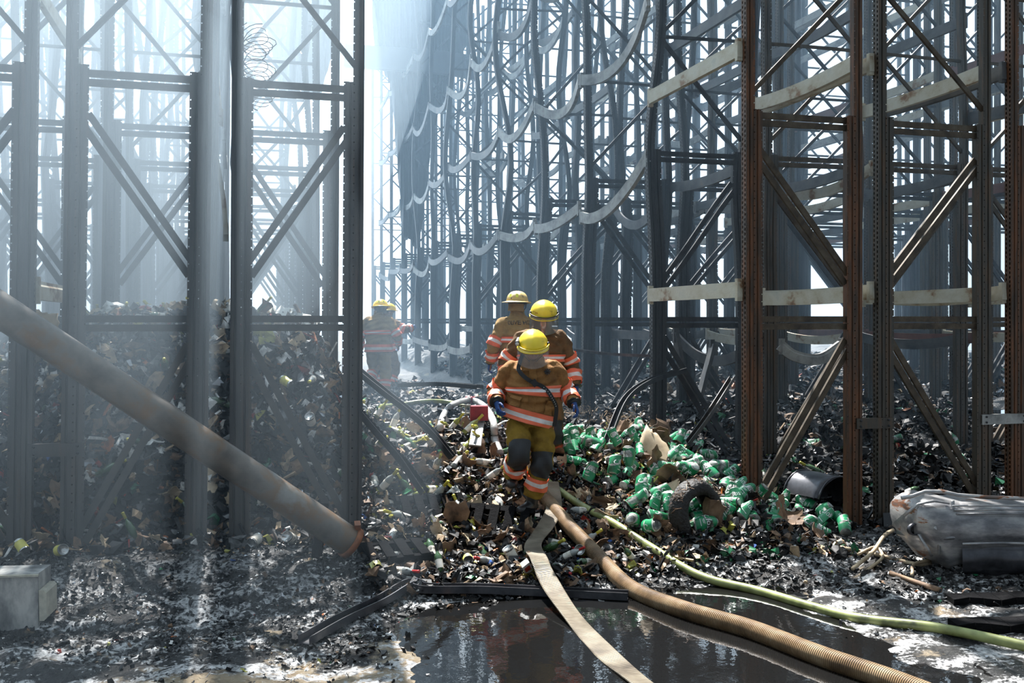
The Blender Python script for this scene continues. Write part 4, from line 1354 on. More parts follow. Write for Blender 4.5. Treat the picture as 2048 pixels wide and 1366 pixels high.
def hang(name, outline, zc, mat, label, seed):
    """a corrugated sheet hanging in the racks; outline = (px, top py, bottom py)"""
    vs, fs = [], []
    r = random.Random(seed)
    n = (len(outline) - 1) * 8
    rows = 8
    c = W(outline[0][0], outline[0][1], zc)
    for i in range(n + 1):
        q = i / 8
        k2 = min(int(q), len(outline) - 2); f = q - k2
        px = outline[k2][0] * (1 - f) + outline[k2 + 1][0] * f
        t0 = outline[k2][1] * (1 - f) + outline[k2 + 1][1] * f
        b0 = outline[k2][2] * (1 - f) + outline[k2 + 1][2] * f + r.uniform(-5, 5)
        for j in range(rows + 1):
            v = W(px + 3 * math.sin(j * .8 + i * .1), t0 + (b0 - t0) * j / rows, zc) - c
            v.y += .12 * (1 if i % 2 else -1) + .5 * math.sin(j * .5 + i * .12)
            vs.append(v)
    m_ = rows + 1
    fs = [(i * m_ + j, i * m_ + j + 1, (i + 1) * m_ + j + 1, (i + 1) * m_ + j) for i in range(n) for j in range(rows)]
    k3 = len(vs)
    fs += [tuple(k3 + a for a in f[::-1]) for f in fs]
    vs += [v + Vector((0, .03, 0)) for v in vs]
    o = MB().add(vs, fs).build(name, MT[mat], None, c)
    return tag(o, label, 'roof sheet')


hang('hanging_roof_sheet', [(748, -160, 130), (775, -160, 175), (800, -160, 470), (840, -160, 500), (872, -160, 260), (905, -160, 170), (945, -160, 60)], 31, 'sheet_dark', 'dark soot-stained roof sheet hanging high over the far aisle', 1)
hang('hanging_roof_sheet', [(478, -200, 150), (520, -200, 20), (560, -200, 210), (600, -200, 175), (640, -200, 200), (680, -200, 60)], 24, 'sheet_pale', 'pale torn roof sheet hanging behind the left corner frame', 2)
hang('hanging_roof_sheet', [(385, -150, 120), (420, -150, 330), (450, -150, 300)], 20, 'sheet_pale', 'narrow pale sheet hanging between the two left frames', 3)
strip('roof_girder', [(690, 112, 30), (780, 118, 30), (900, 128, 30), (960, 140, 30)], [(-.1, -.35), (.1, -.35), (.1, .35), (-.1, .35)], 'sheet_dark', 'pale hazy roof girder crossing high over the far aisle', 'girder', zc=1)

# clump of burnt cable hanging high behind the left corner frame
c = W(486, 60, 8.75)
for k2 in range(5):
    wr = []
    for q2 in range(40):
        a = q2 * .45 + k2
        wr.append(Vector((math.cos(a) * (.10 + .03 * k2 % .1) + .1, math.sin(a * .7) * .08, -q2 * .016 + math.sin(a) * .10)))
    if k2 == 0: root = empty('hanging_cable', c, 0, 'loose coil of burnt cable hanging high behind the left corner frame', 'cable')
    MB().tube(wr, .004, 5).build('cable_loop', MT['brace_dark'], root)
# ---------------------------------------------------------------- firefighters
MT['coat'] = noisy('sooty tan turnout cloth', [(0.25, (0.11, 0.05, 0.018)), (0.5, (0.26, 0.125, 0.042)), (0.8, (0.33, 0.17, 0.06))], 5, (1, 1, 1), 0.85, spec=.2, bump=.25, bscale=60)
MT['coat_dark'] = noisy('soot browned turnout cloth', [(0.25, (0.06, 0.034, 0.018)), (0.5, (0.15, 0.085, 0.04)), (0.8, (0.21, 0.125, 0.058))], 5, (1, 1, 1), 0.85, spec=.2, bump=.25, bscale=60)
MT['coat_gold'] = noisy('gold turnout cloth', [(0.25, (0.14, 0.085, 0.03)), (0.5, (0.29, 0.18, 0.065)), (0.8, (0.38, 0.25, 0.10))], 5, (1, 1, 1), 0.85, spec=.2, bump=.25, bscale=60)
MT['pants'] = noisy('mustard turnout trousers', [(0.25, (0.09, 0.05, 0.012)), (0.5, (0.24, 0.145, 0.022)), (0.8, (0.33, 0.21, 0.035))], 4.5, (1, 1, 1), 0.85, spec=.2, bump=.25, bscale=60)
MT['pad'] = flat('black knee leather', (0.02, 0.021, 0.024), 0.6, var=.4)
MT['boot'] = flat('black rubber boot', (0.015, 0.015, 0.016), 0.45, var=.3)
MT['band_orange'] = flat('salmon orange reflective trim', (0.85, 0.16, 0.07), 0.5, var=.12)
MT['band_silver'] = flat('silver reflective trim', (0.78, 0.74, 0.72), 0.4, var=.2)
MT['skin'] = flat('sooty skin', (0.42, 0.22, 0.15), 0.55, var=.25)
MT['helmet_yellow'] = noisy('scuffed yellow helmet', [(0.28, (0.30, 0.17, 0.01)), (0.38, (0.85, 0.60, 0.02)), (0.8, (0.92, 0.70, 0.04))], 9, (1, 1, 1), 0.3, spec=.6)
MT['helmet_cream'] = noisy('sooty cream helmet', [(0.28, (0.16, 0.10, 0.03)), (0.42, (0.55, 0.40, 0.14)), (0.8, (0.68, 0.52, 0.22))], 9, (1, 1, 1), 0.45)
MT['strap'] = flat('black webbing', (0.015, 0.015, 0.017), 0.55, var=.3)
MT['glove_blue'] = flat('blue work glove', (0.015, 0.065, 0.24), 0.6, var=.4)
MT['glove_palm'] = flat('orange brown glove palm', (0.28, 0.10, 0.045), 0.65, var=.4)
MT['sticker'] = flat('lime helmet sticker', (0.75, 0.8, 0.05), 0.4, var=.1)
MT['eye'] = flat('dark eyes', (0.03, 0.02, 0.02), 0.3, var=.1)
MT['hair'] = flat('dark hair', (0.03, 0.02, 0.015), 0.7, var=.3)
m, t, b = new_mat('clear visor')
b.inputs['Base Color'].default_value = (.75, .8, .85, 1); b.inputs['Roughness'].default_value = .06
b.inputs['Alpha'].default_value = .2; b.inputs['Specular IOR Level'].default_value = 1
MT['visor_clear'] = m
m, t, b = new_mat('smoked visor')
b.inputs['Base Color'].default_value = (.16, .17, .17, 1); b.inputs['Roughness'].default_value = .12
b.inputs['Alpha'].default_value = .8; b.inputs['Specular IOR Level'].default_value = 1
MT['visor_dark'] = m


class Loft:
    """rings (centre, rx, ry) along a bending axis; side = the ring's own sideways direction"""

    def __init__(s, rings, side=Vector((1, 0, 0)), wr=0.008, fr=9, sq=1.0, seed=0.0):
        s.c = [Vector(r[0]) for r in rings]; s.rx = [r[1] for r in rings]; s.ry = [r[2] for r in rings]
        s.side, s.wr, s.fr, s.sq, s.seed = side, wr, fr, sq, seed

    def at(s, q):
        q = max(0.0, min(len(s.c) - 1.0, q))
        i = min(int(q), len(s.c) - 2); f = q - i
        g = lambda L, k2: L[max(0, min(len(L) - 1, k2))]
        a, b_, c_, d = g(s.c, i - 1), s.c[i], s.c[i + 1], g(s.c, i + 2)
        p = 0.5 * ((2 * b_) + (c_ - a) * f + (2 * a - 5 * b_ + 4 * c_ - d) * f * f + (3 * b_ - a - 3 * c_ + d) * f ** 3)
        tg = (0.5 * ((c_ - a) + 2 * (2 * a - 5 * b_ + 4 * c_ - d) * f + 3 * (3 * b_ - a - 3 * c_ + d) * f * f))
        tg = tg.normalized() if tg.length > 1e-5 else (c_ - b_).normalized()
        fs = f * f * (3 - 2 * f)
        return p, tg, s.rx[i] + (s.rx[i + 1] - s.rx[i]) * fs, s.ry[i] + (s.ry[i + 1] - s.ry[i]) * fs

    def pt(s, q, ang, off=0.0):
        p, tg, rx, ry = s.at(q)
        u = (s.side - tg * s.side.dot(tg)).normalized()
        v = tg.cross(u)
        ca, sa = math.cos(ang), math.sin(ang)
        e = s.sq
        d = u * (rx * math.copysign(abs(ca) ** e, ca)) + v * (ry * math.copysign(abs(sa) ** e, sa))
        n = d.normalized()
        w = noise.noise(Vector((p + d) * s.fr) + Vector((s.seed, 0, 0))) * s.wr + s.wr * .6 * math.sin(q * 9 + 3 * math.sin(ang * 2 + s.seed) + s.seed)
        return p + d + n * (w + off)

    def mesh(s, mb, q0, q1, nq, na=24, off=0.0, mi=0, caps=True, a0=0.0, a1=2 * math.pi, mids=None, th=0.0):
        full = abs(a1 - a0 - 2 * math.pi) < 1e-6
        m_ = na if full else na + 1
        vs = [s.pt(q0 + (q1 - q0) * i / nq, a0 + (a1 - a0) * j / na, off) for i in range(nq + 1) for j in range(m_)]
        F = []
        for i in range(nq):
            for j in range(na):
                k2 = (j + 1) % m_ if full else j + 1
                F.append(((i * m_ + j, i * m_ + k2, (i + 1) * m_ + k2, (i + 1) * m_ + j), mids[i * len(mids) // nq] if mids else mi))
        base = {}
        for f, k2 in F: base.setdefault(k2, []).append(f)
        b0 = len(mb.v)
        first = True
        for k2, fl in base.items():
            if first:
                mb.add(vs, fl, k2, None, True); first = False
            else:
                for f in fl:
                    mb.f.append([b0 + i for i in f]); mb.m.append(k2); mb.sm.append(True)
        if caps and full:
            for i, rev in ((0, True), (nq, False)):
                r = [b0 + i * m_ + j for j in range(m_)]
                mb.f.append(r[::-1] if rev else r); mb.m.append(mi); mb.sm.append(True)
        return mb


def voxel(o, size, smooth=2):
    r = o.modifiers.new('r', 'REMESH'); r.mode = 'VOXEL'; r.voxel_size = size; r.use_smooth_shade = True
    if smooth:
        sm = o.modifiers.new('s', 'SMOOTH'); sm.iterations = smooth; sm.factor = .5
    mats = list(o.data.materials)
    bake(o)
    if not len(o.data.materials):
        for k2 in mats: o.data.materials.append(k2)
    return o


def ball(mb, c, r, mi=0, n=14, M=None, z0=-1.0, z1=1.0):
    vs, fs = [], []
    k2 = n // 2 + 1
    for i in range(k2 + 1):
        z = z0 + (z1 - z0) * i / k2
        th = math.acos(max(-1, min(1, -z)))
        for j in range(n):
            a = 2 * math.pi * j / n
            v = Vector((r[0] * math.sin(th) * math.cos(a), r[1] * math.sin(th) * math.sin(a), r[2] * z))
            vs.append((M @ v if M else v) + Vector(c))
    for i in range(k2):
        for j in range(n): fs.append((i * n + j, i * n + (j + 1) % n, (i + 1) * n + (j + 1) % n, (i + 1) * n + j))
    fs.append(tuple(range(n))[::-1]); fs.append(tuple(k2 * n + j for j in range(n)))
    return mb.add(vs, fs, mi, None, True)


BANDM = ['band_orange', 'band_silver', 'band_orange']


def band(loft, q0, q1, root, off=.015, na=28, name='reflective_band', a0=0.0, a1=2 * math.pi):
    mb = MB()
    loft.mesh(mb, q0, q1, 6, na, off, caps=False, mids=[0, 1, 0], a0=a0, a1=a1)
    loft.mesh(mb, q0, q1, 6, na, off - .012, caps=False, a0=a0, a1=a1)
    return mb.build(name, [MT['band_orange'], MT['band_silver']], root)


def person(J, px, py, zc, face, label, sc=1.0, coat='coat', pants='pants', helm='modern', gl=True, visor=None, strap=False, hem=.86, wide=1.0, pitch=0.0, yawh=0.0, flare=0.0):
    """J: joints, with x to the person's left as seen from the front, y towards the back, z up"""
    h0 = CAMH + (HOR - py) / FPX * zc
    p0 = W(px, py, zc)
    root = empty('firefighter', (p0.x, p0.y, h0), -TH + face, label, 'person')
    root.scale = (sc, sc, sc)
    V = lambda k2: Vector(J[k2])
    ch, nk, hd = V('chest'), V('neck'), V('head')
    pel = V('pelvis')
    X = Vector((1, 0, 0))
    # body: one continuous skin surface
    mb = MB()
    Loft([(pel, .15, .10), (pel.lerp(ch, .5), .14, .095), (ch, .17, .11), (nk + Vector((0, 0, -.05)), .10, .08), (nk, .058, .062), (hd + Vector((0, .015, -.05)), .06, .07)], X, 0).mesh(mb, 0, 5, 14, 16)
    for s in 'LR':
        sh, el, wr, hp_, kn, an = V('sh' + s), V('el' + s), V('wr' + s), V('hip' + s), V('kn' + s), V('an' + s)
        Loft([(sh, .055, .055), (sh.lerp(el, .5), .05, .05), (el, .042, .042), (el.lerp(wr, .3), .042, .042), (wr, .028, .028)], X, 0).mesh(mb, 0, 4, 10, 12)
        Loft([(hp_, .085, .085), (kn, .055, .055), (kn.lerp(an, .35), .055, .055), (an, .038, .038)], X, 0).mesh(mb, 0, 3, 10, 12)
    HM = (Matrix.Rotation(yawh, 3, 'Z') @ Matrix.Rotation(pitch, 3, 'X'))
    hpnt = lambda x, y, z: hd + HM @ Vector((x, y, z))
    ball(mb, hd, (.074, .095, .112), 0, 18, HM)
    ball(mb, hpnt(0, -.02, -.07), (.055, .065, .045), 0, 12, HM)          # jaw
    ball(mb, hpnt(0, -.096, -.018), (.014, .020, .026), 0, 8, HM)          # nose
    ball(mb, hpnt(0, -.082, -.058), (.026, .014, .008), 0, 8, HM)          # lips
    ball(mb, hpnt(0, -.078, .028), (.05, .016, .009), 0, 8, HM)            # brow
    for sx in (-1, 1): ball(mb, hpnt(sx * .077, .005, -.01), (.010, .018, .03), 0, 8, HM)
    body = voxel(mb.build('body', MT['skin'], root), .009, 2)
    for sx in (-1, 1): ball(MB(), hpnt(sx * .03, -.087, .008), (.012, .008, .007), 0, 8, HM).build('eye', MT['eye'], body)
    ball(MB(), hpnt(0, .018, .022), (.080, .096, .102), 0, 14, HM, z0=-.45).build('hair', MT['hair'], root)
    # coat
    cmb = MB()
    w = wide
    tor = Loft([(pel + Vector((flare * 1.5, 0, hem - pel.z)), .245 * w, .185), (pel.lerp(ch, .35), .232 * w, .175), (ch + Vector((0, .0, -.10)), .235 * w, .175), (ch, .238 * w, .165), (ch.lerp(nk, .5), .205 * w, .145), (nk + Vector((0, 0, -.045)), .125, .105), (nk + Vector((0, 0, .01)), .088, .09), (nk + Vector((0, -.005, .065)), .086, .092)], X, .017, 8, .85, px * .1)
    tor.mesh(cmb, 0, 7, 44, 36)
    arms = {}
    for s in 'LR':
        sh, el, wr = V('sh' + s), V('el' + s), V('wr' + s)
        inn = sh + (Vector((nk.x, sh.y, sh.z + .07)) - sh) * .45
        arms[s] = Loft([(inn, .07, .08), (sh, .088, .096), (sh.lerp(el, .55), .083, .088), (el, .078, .08), (el.lerp(wr, .5), .072, .072), (wr, .062, .062)], Vector((0, 1, 0)), .012, 12, 1, px * .1 + (3 if s == 'L' else 0))
        arms[s].mesh(cmb, 0, 5, 26, 24)
    co = voxel(cmb.build('coat', MT[coat], root), .011, 2)
    # openings and pockets
    for s in 'LR':
        mb = MB()
        arms[s].mesh(mb, 4.93, 5.06, 2, 20, .006, caps=True)
        mb.build('knit_cuff', MT['strap'], root)
    band(tor, 1.95, 2.72, root)
    band(tor, .10, .72, root)
    for s in 'LR':
        band(arms[s], 2.15, 2.95, root, .012, 24, 'sleeve_band')
        band(arms[s], 3.6, 4.55, root, .012, 24, 'cuff_band')
    # storm flap down the front and pocket flaps
    fr = -math.pi / 2
    mb = MB()
    tor.mesh(mb, .15, 6.6, 30, 3, .005, caps=False, a0=fr - .12, a1=fr + .10)
    tor.mesh(mb, .15, 6.6, 30, 3, -.01, caps=False, a0=fr - .12, a1=fr + .10)
    mb.build('front_flap', MT[coat], root)
    for a in (fr - .78, fr + .45):
        mb = MB()
        tor.mesh(mb, .75, 1.6, 8, 6, .022, caps=False, a0=a, a1=a + .42)
        tor.mesh(mb, .75, 1.6, 8, 6, -.01, caps=False, a0=a, a1=a + .42)
        pk = mb.build('pocket', MT[coat], root)
        mb = MB()
        tor.mesh(mb, 1.35, 1.72, 3, 6, .030, caps=False, a0=a - .02, a1=a + .44)
        tor.mesh(mb, 1.35, 1.72, 3, 6, .0, caps=False, a0=a - .02, a1=a + .44)
        mb.build('flap', MT[coat], pk)
    # trousers
    tmb = MB()
    Loft([(pel + Vector((0, 0, .12)), .17 * w, .13), (pel, .185 * w, .145), (pel + Vector((0, 0, -.10)), .18 * w, .14)], X, .006, 8).mesh(tmb, 0, 2, 10, 26)
    legs = {}
    for s in 'LR':
        hp_, kn, an = V('hip' + s), V('kn' + s), V('an' + s)
        legs[s] = Loft([(hp_, .118, .135), (hp_.lerp(kn, .5), .118, .125), (kn, .102, .108), (kn.lerp(an, .45), .098, .10), (an + (kn - an) * .06, .094, .10)], X, .015, 10, 1, px * .07 + (5 if s == 'L' else 0))
        legs[s].mesh(tmb, 0, 4, 28, 24)
    tr = voxel(tmb.build('trousers', MT[pants], root), .011, 2)
    for s in 'LR':
        band(legs[s], 2.9, 3.5, root, .012, 24, 'leg_band')
        # front of the leg
        p, tg, rx, ry = legs[s].at(2)
        u = (X - tg * X.dot(tg)).normalized(); v = tg.cross(u)
        a_f = math.pi / 2 if v.y < 0 else -math.pi / 2
        mb = MB()
        for off in (.016, -.006): legs[s].mesh(mb, 1.62, 2.72, 12, 10, off, caps=False, a0=a_f - 1.0, a1=a_f + 1.0)
        mb.build('knee_pad', MT['pad'], root)
        # boot
        an, to = V('an' + s), V('to' + s)
        bm_ = MB()
        d = (to - an)
        Loft([(an + Vector((0, 0, .09)), .075, .08), (an, .062, .075), (an + Vector((0, .012, -.05)), .055, .07)], X, .003).mesh(bm_, 0, 2, 6, 16)
        heel = Vector((an.x, an.y, to.z)) - Vector((d.x, d.y, 0)).normalized() * .05
        Loft([(heel + Vector((0, 0, .012)), .042, .046), (heel.lerp(to, .35) + Vector((0, 0, .018)), .048, .055), (heel.lerp(to, .7) + Vector((0, 0, .005)), .054, .044), (to, .046, .038), (to + Vector((d.x, d.y, 0)).normalized() * .03, .02, .02)], Vector((-d.y, d.x, 0)).normalized(), .002).mesh(bm_, 0, 4, 14, 16)
        voxel(bm_.build('boot', MT['boot'], root), .009, 2)
    # gloves: palm, four unequal curled fingers and a side thumb
    for s in 'LR':
        el, wr = V('el' + s), V('wr' + s)
        hand = V('hd' + s)
        d = (hand - wr).normalized()
        sgn = 1 if s == 'L' else -1
        acr = d.cross(Vector((sgn * .55, .0, .2))).normalized()
        if acr.y > 0: acr = -acr                 # thumb side faces forward
        nrm = acr.cross(d).normalized()
        if nrm.x * sgn > 0: nrm = -nrm           # palm faces the thigh
        g = MB()
        Loft([(wr - d * .03, .040, .034), (wr + d * .01, .036, .028), (wr + d * .05, .045, .022), (wr + d * .10, .045, .020)], acr, .001).mesh(g, 0, 3, 8, 14)
        for k2, (off, ln) in enumerate(((.033, .075), (.011, .085), (-.011, .078), (-.032, .062))):
            b0 = wr + d * .095 + acr * off
            c0, c1, c2 = 0.35 + k2 * .07, 1.0 + k2 * .12, 1.7 + k2 * .12
            p1 = b0 + (d * math.cos(c0) + nrm * math.sin(c0)) * ln * .42
            p2 = p1 + (d * math.cos(c1) + nrm * math.sin(c1)) * ln * .34
            p3 = p2 + (d * math.cos(c2) + nrm * math.sin(c2)) * ln * .28
            g.tube([b0 - d * .02, b0, p1, p2, p3], [.011, .0115, .0105, .0098, .008], 10)
        b0 = wr + d * .03 + acr * .036
        g.tube([b0 - acr * .012, b0 + acr * .022 + d * .022 + nrm * .012, b0 + acr * .030 + d * .052 + nrm * .024, b0 + acr * .026 + d * .075 + nrm * .036], [.015, .0135, .012, .009], 10)
        gl_o = voxel(g.build('glove', MT['glove_blue'], root), .0045, 1)
        pm = MB()
        Loft([(wr + d * .01 + nrm * .006, .034, .026), (wr + d * .05 + nrm * .006, .043, .020), (wr + d * .098 + nrm * .006, .043, .018)], acr, .001).mesh(pm, 0, 2, 6, 14)
        pm.build('palm_patch', MT['glove_palm'], gl_o)
        MB().lathe([(.043, -.012), (.045, 0), (.043, .014)], 16, M=Matrix.Translation(wr - d * .012) @ d.to_track_quat('Z', 'Y').to_matrix().to_4x4(), caps=True).build('wrist_strap', MT['strap'], gl_o)
    # helmet
    hm = empty('helmet', (0, 0, 0)); hm.parent = root
    hc_ = hd + HM @ Vector((0, .006, .035))
    HM4 = Matrix.Translation(hc_) @ HM.to_4x4()
    hmat = MT['helmet_yellow' if helm != 'cream' else 'helmet_cream']
    mb = MB()
    rx, ry, rz = .138, .160, .13
    prof = [(1.02, -.12), (1.03, -.03), (1.0, .15), (.93, .38), (.80, .60), (.62, .78), (.40, .91), (.20, .975), (.02, 1.0)]
    n = 32
    vs = []
    for r, z in prof:
        for j in range(n):
            a = 2 * math.pi * j / n
            ridge = .012 * max(0, math.cos(a * 8)) ** 6 * (r < 1.01) * r if helm == 'cream' else .009 * max(0, math.cos((a - math.pi / 2) * 2)) ** 8 * r + .005 * max(0, math.cos(a * 6)) ** 4 * r
            vs.append(HM4 @ Vector((rx * r * math.cos(a) * (1 + ridge * 4), ry * r * math.sin(a) * (1 + ridge * 4), rz * z + ridge)))
    fs = [(i * n + j, i * n + (j + 1) % n, (i + 1) * n + (j + 1) % n, (i + 1) * n + j) for i in range(len(prof) - 1) for j in range(n)]
    fs.append(tuple((len(prof) - 1) * n + j for j in range(n)))
    mb.add(vs, fs, 0, None, True)
    mb.build('shell', hmat, hm)
    mb = MB()
    vs = []
    big = helm in ('cream', 'brim')
    for lay in (0, 1):
        for r in (0.0, .5, 1.0):
            for j in range(n):
                a = 2 * math.pi * j / n
                back = max(0, math.sin(a))
                ext = (.035 + .055 * back + .018 * max(0, -math.sin(a))) if big else (.012 + .020 * back + .026 * max(0, -math.sin(a)))
                zz = -.012 - (.03 * back + .012 * abs(math.cos(a))) * r + (.012 * r * abs(math.cos(a)) if big else 0)
                vs.append(HM4 @ Vector(((rx * 1.0 + ext * r) * math.cos(a), (ry * 1.0 + ext * r) * math.sin(a), zz - lay * .006)))
    fs = []
    for lay in (0, 1):
        for i in range(2):
            for j in range(n):
                q = (lay * 3 * n + i * n + j, lay * 3 * n + i * n + (j + 1) % n, lay * 3 * n + (i + 1) * n + (j + 1) % n, lay * 3 * n + (i + 1) * n + j)
                fs.append(q if lay else q[::-1])
    for j in range(n): fs.append((2 * n + j, 5 * n + j, 5 * n + (j + 1) % n, 2 * n + (j + 1) % n))
    mb.add(vs, fs, 0, None, True)
    mb.build('brim', hmat, hm)
    MB().lathe([(.108, -.05), (.122, -.045), (.126, .0), (.110, .0)], 28, M=HM4 @ Matrix.Diagonal((1.0, 1.17, 1, 1))).build('inner_band', MT['strap'], hm)
    # front shield badge and stickers
    if helm != 'modern': MB().add([HM4 @ Vector((x, y, z)) for x, y, z in ((-.02, -.158, .02), (.02, -.158, .02), (.026, -.152, .055), (0, -.146, .075), (-.026, -.152, .055), (-.02, -.148, .02), (.02, -.148, .02), (.026, -.142, .055), (0, -.136, .075), (-.026, -.142, .055))], [(0, 1, 2, 3, 4), (9, 8, 7, 6, 5), (0, 5, 6, 1), (1, 6, 7, 2), (2, 7, 8, 3), (3, 8, 9, 4), (4, 9, 5, 0)]).build('front_badge', MT['strap'], hm)
    if helm in ('cream', 'brim'):
        for a in (math.pi / 2 - .42, math.pi / 2 + .25):
            q = []
            for dz in (.03, .075):
                for da in (0, .22):
                    rr = 1.02 - (dz > .05) * .10
                    q.append(HM4 @ Vector((rx * rr * 1.04 * math.cos(a + da), ry * rr * 1.04 * math.sin(a + da), dz)))
            MB().add(q + [v * .999 for v in q], [(0, 1, 3, 2)]).build('sticker', MT['sticker'], hm)
        MB().lathe([(.02, 0), (.02, .004)], 12, M=HM4 @ Matrix.Translation((0.01, .158, .012)) @ Matrix.Rotation(-math.pi / 2, 4, 'X')).build('round_sticker', MT['strap'], hm)
    if visor:
        mb = MB()
        vs = []
        for lay in (0, .003):
            for i in range(7):
                for j in range(17):
                    a = -math.pi / 2 + (j / 16 - .5) * 2.5
                    r = 1.10 + .05 * math.sin(i / 6 * 2.2) + lay
                    vs.append(HM4 @ Vector((rx * r * math.cos(a), ry * r * math.sin(a) - .012, .012 - .175 * i / 6 - .012 * (1 - abs(math.cos(a))) * i / 6)))
        fs = [(i * 17 + j, i * 17 + j + 1, (i + 1) * 17 + j + 1, (i + 1) * 17 + j) for i in range(6) for j in range(16)]
        mb.add(vs[:119], fs, 0, None, True)
        vz = mb.build('visor', MT[visor], hm)
        MB().tube([HM4 @ Vector((rx * 1.12 * math.cos(a), ry * 1.12 * math.sin(a) - .010, .014)) for a in [-math.pi / 2 + (j / 16 - .5) * 2.7 for j in range(17)]], .006, 6).build('visor_rim', MT['strap' if visor == 'visor_dark' else 'helmet_yellow'], vz)
        for sx in (-1, 1): MB().lathe([(.018, -.01), (.02, 0), (.018, .012)], 12, M=HM4 @ Matrix.Translation((sx * .142, -.03, .01)) @ Matrix.Rotation(math.pi / 2, 4, 'Y')).build('visor_knob', MT['strap'], vz)
    for sx in (-1, 1):
        MB().sweep([(-.008, -.002), (.008, -.002), (.008, .002), (-.008, .002)], [HM4 @ Vector((sx * .112, -.02, -.02)), HM4 @ Vector((sx * .10, -.05, -.09)), HM4 @ Vector((sx * .03, -.075, -.155))]).build('chin_strap', MT['strap'], hm)
    # ear flap cloth at the back of the neck
    mb = MB()
    vs = []
    for i in range(4):
        for j in range(13):
            a = math.pi / 2 + (j / 12 - .5) * 2.6
            vs.append(HM4 @ Vector((.112 * math.cos(a), (.132 + .01 * i) * math.sin(a), -.03 - .038 * i)))
    mb.add(vs, [(i * 13 + j, i * 13 + j + 1, (i + 1) * 13 + j + 1, (i + 1) * 13 + j) for i in range(3) for j in range(12)], 0, None, True).build('neck_flap', MT['strap' if helm != 'cream' else 'coat_gold'], hm)
    return root, tor, arms, legs, HM4, hm


JF = dict(pelvis=(0.0, 0, .92), chest=(.03, -.01, 1.24), neck=(.02, -.03, 1.50), head=(.025, -.15, 1.585),
          shR=(-.185, 0, 1.345), elR=(-.335, .05, 1.14), wrR=(-.315, -.17, 1.055), hdR=(-.30, -.24, .98),
          shL=(.235, 0, 1.35), elL=(.355, .06, 1.15), wrL=(.415, -.13, 1.05), hdL=(.45, -.18, .96),
          hipR=(-.115, 0, .84), knR=(-.105, -.20, .60), anR=(-.165, .06, .33), toR=(-.18, -.12, .27),
          hipL=(.12, 0, .84), knL=(.115, -.10, .50), anL=(.02, -.03, .13), toL=(-.10, -.17, .04))
P1 = person(JF, 1060, 1022, 9.4, 0.0, 'front firefighter in tan coat and yellow helmet, head bowed, stepping down the heap', 1.0, 'coat', 'pants', 'modern', visor='visor_clear', wide=1.06, pitch=.42, hem=.86, flare=-.025)
root, tor, arms, legs, HM4, hm = P1
# shoulder strap with buckle, radio tag, emblems
fr = -math.pi / 2
path = [tor.pt(6.1, fr - 1.0, .03), tor.pt(5.0, fr - .72, .03), tor.pt(4.2, fr - .48, .026), tor.pt(3.4, fr - .12, .026), tor.pt(2.6, fr + .30, .03), tor.pt(1.9, fr + .62, .03), tor.pt(1.2, fr + .95, .03), tor.pt(.3, fr + 1.1, .04)]
pp = ctrl(path, 5)
sl = MB()
vs = []
for i, p in enumerate(pp):
    tg = (pp[min(i + 1, len(pp) - 1)] - pp[max(i - 1, 0)]).normalized()
    out = Vector((p.x * .6 - .01, -1, 0)).normalized()
    u = tg.cross(out).normalized()
    for a, b2 in ((-.019, 0), (.019, 0), (.019, .006), (-.019, .006)): vs.append(p + u * a + out * b2)
sl.add(vs, [(i * 4 + j, i * 4 + (j + 1) % 4, i * 4 + 4 + (j + 1) % 4, i * 4 + 4 + j) for i in range(len(pp) - 1) for j in range(4)])
st = sl.build('shoulder_strap', MT['strap'], root)
MB().box(pp[17] + Vector((0, -.018, 0)), (.055, .025, .062), Matrix.Rotation(-.7, 3, 'Y')).build('buckle', MT['strap'], st)
dsh = MB()
for i in range(20, 30): dsh.box(pp[i] + Vector((0, -.009, 0)), (.006, .002, .006))
dsh.build('printed_marks', MT['text_white'], st)
e0 = tor.pt(3.9, fr + .55, .012)
em = MB()
for k2 in range(8):
    a = k2 * math.pi / 4
    em.box(e0 + Vector((math.cos(a) * .022, -.002, math.sin(a) * .022)), (.018, .004, .012), Matrix.Rotation(-a, 3, 'Y'))
em.lathe([(.013, 0), (.013, .004)], 10, M=Matrix.Translation(e0) @ Matrix.Rotation(math.pi / 2, 4, 'X'))
em.build('chest_emblem', MT['strap'], root)
e1 = tor.pt(4.25, fr - .62, .012)
em = MB()
for k2 in range(4): em.box(e1 + Vector((math.cos(k2 * 1.571) * .011, -.002, math.sin(k2 * 1.571) * .013)), (.010, .003, .010), Matrix.Rotation(.785, 3, 'Y'))
em.build('small_emblem', MT['band_silver'], root)
# helmet lamp on the side
MB().tube([HM4 @ Vector((-.135, .04, .03)), HM4 @ Vector((-.150, -.05, .035)), HM4 @ Vector((-.150, -.085, .035))], [.018, .02, .023], 12).build('helmet_lamp', MT['strap'], hm)
MB().tube([HM4 @ Vector((-.150, -.083, .035)), HM4 @ Vector((-.150, -.09, .035))], [.02, .018], 12).build('lamp_lens', MT['band_silver'], hm)

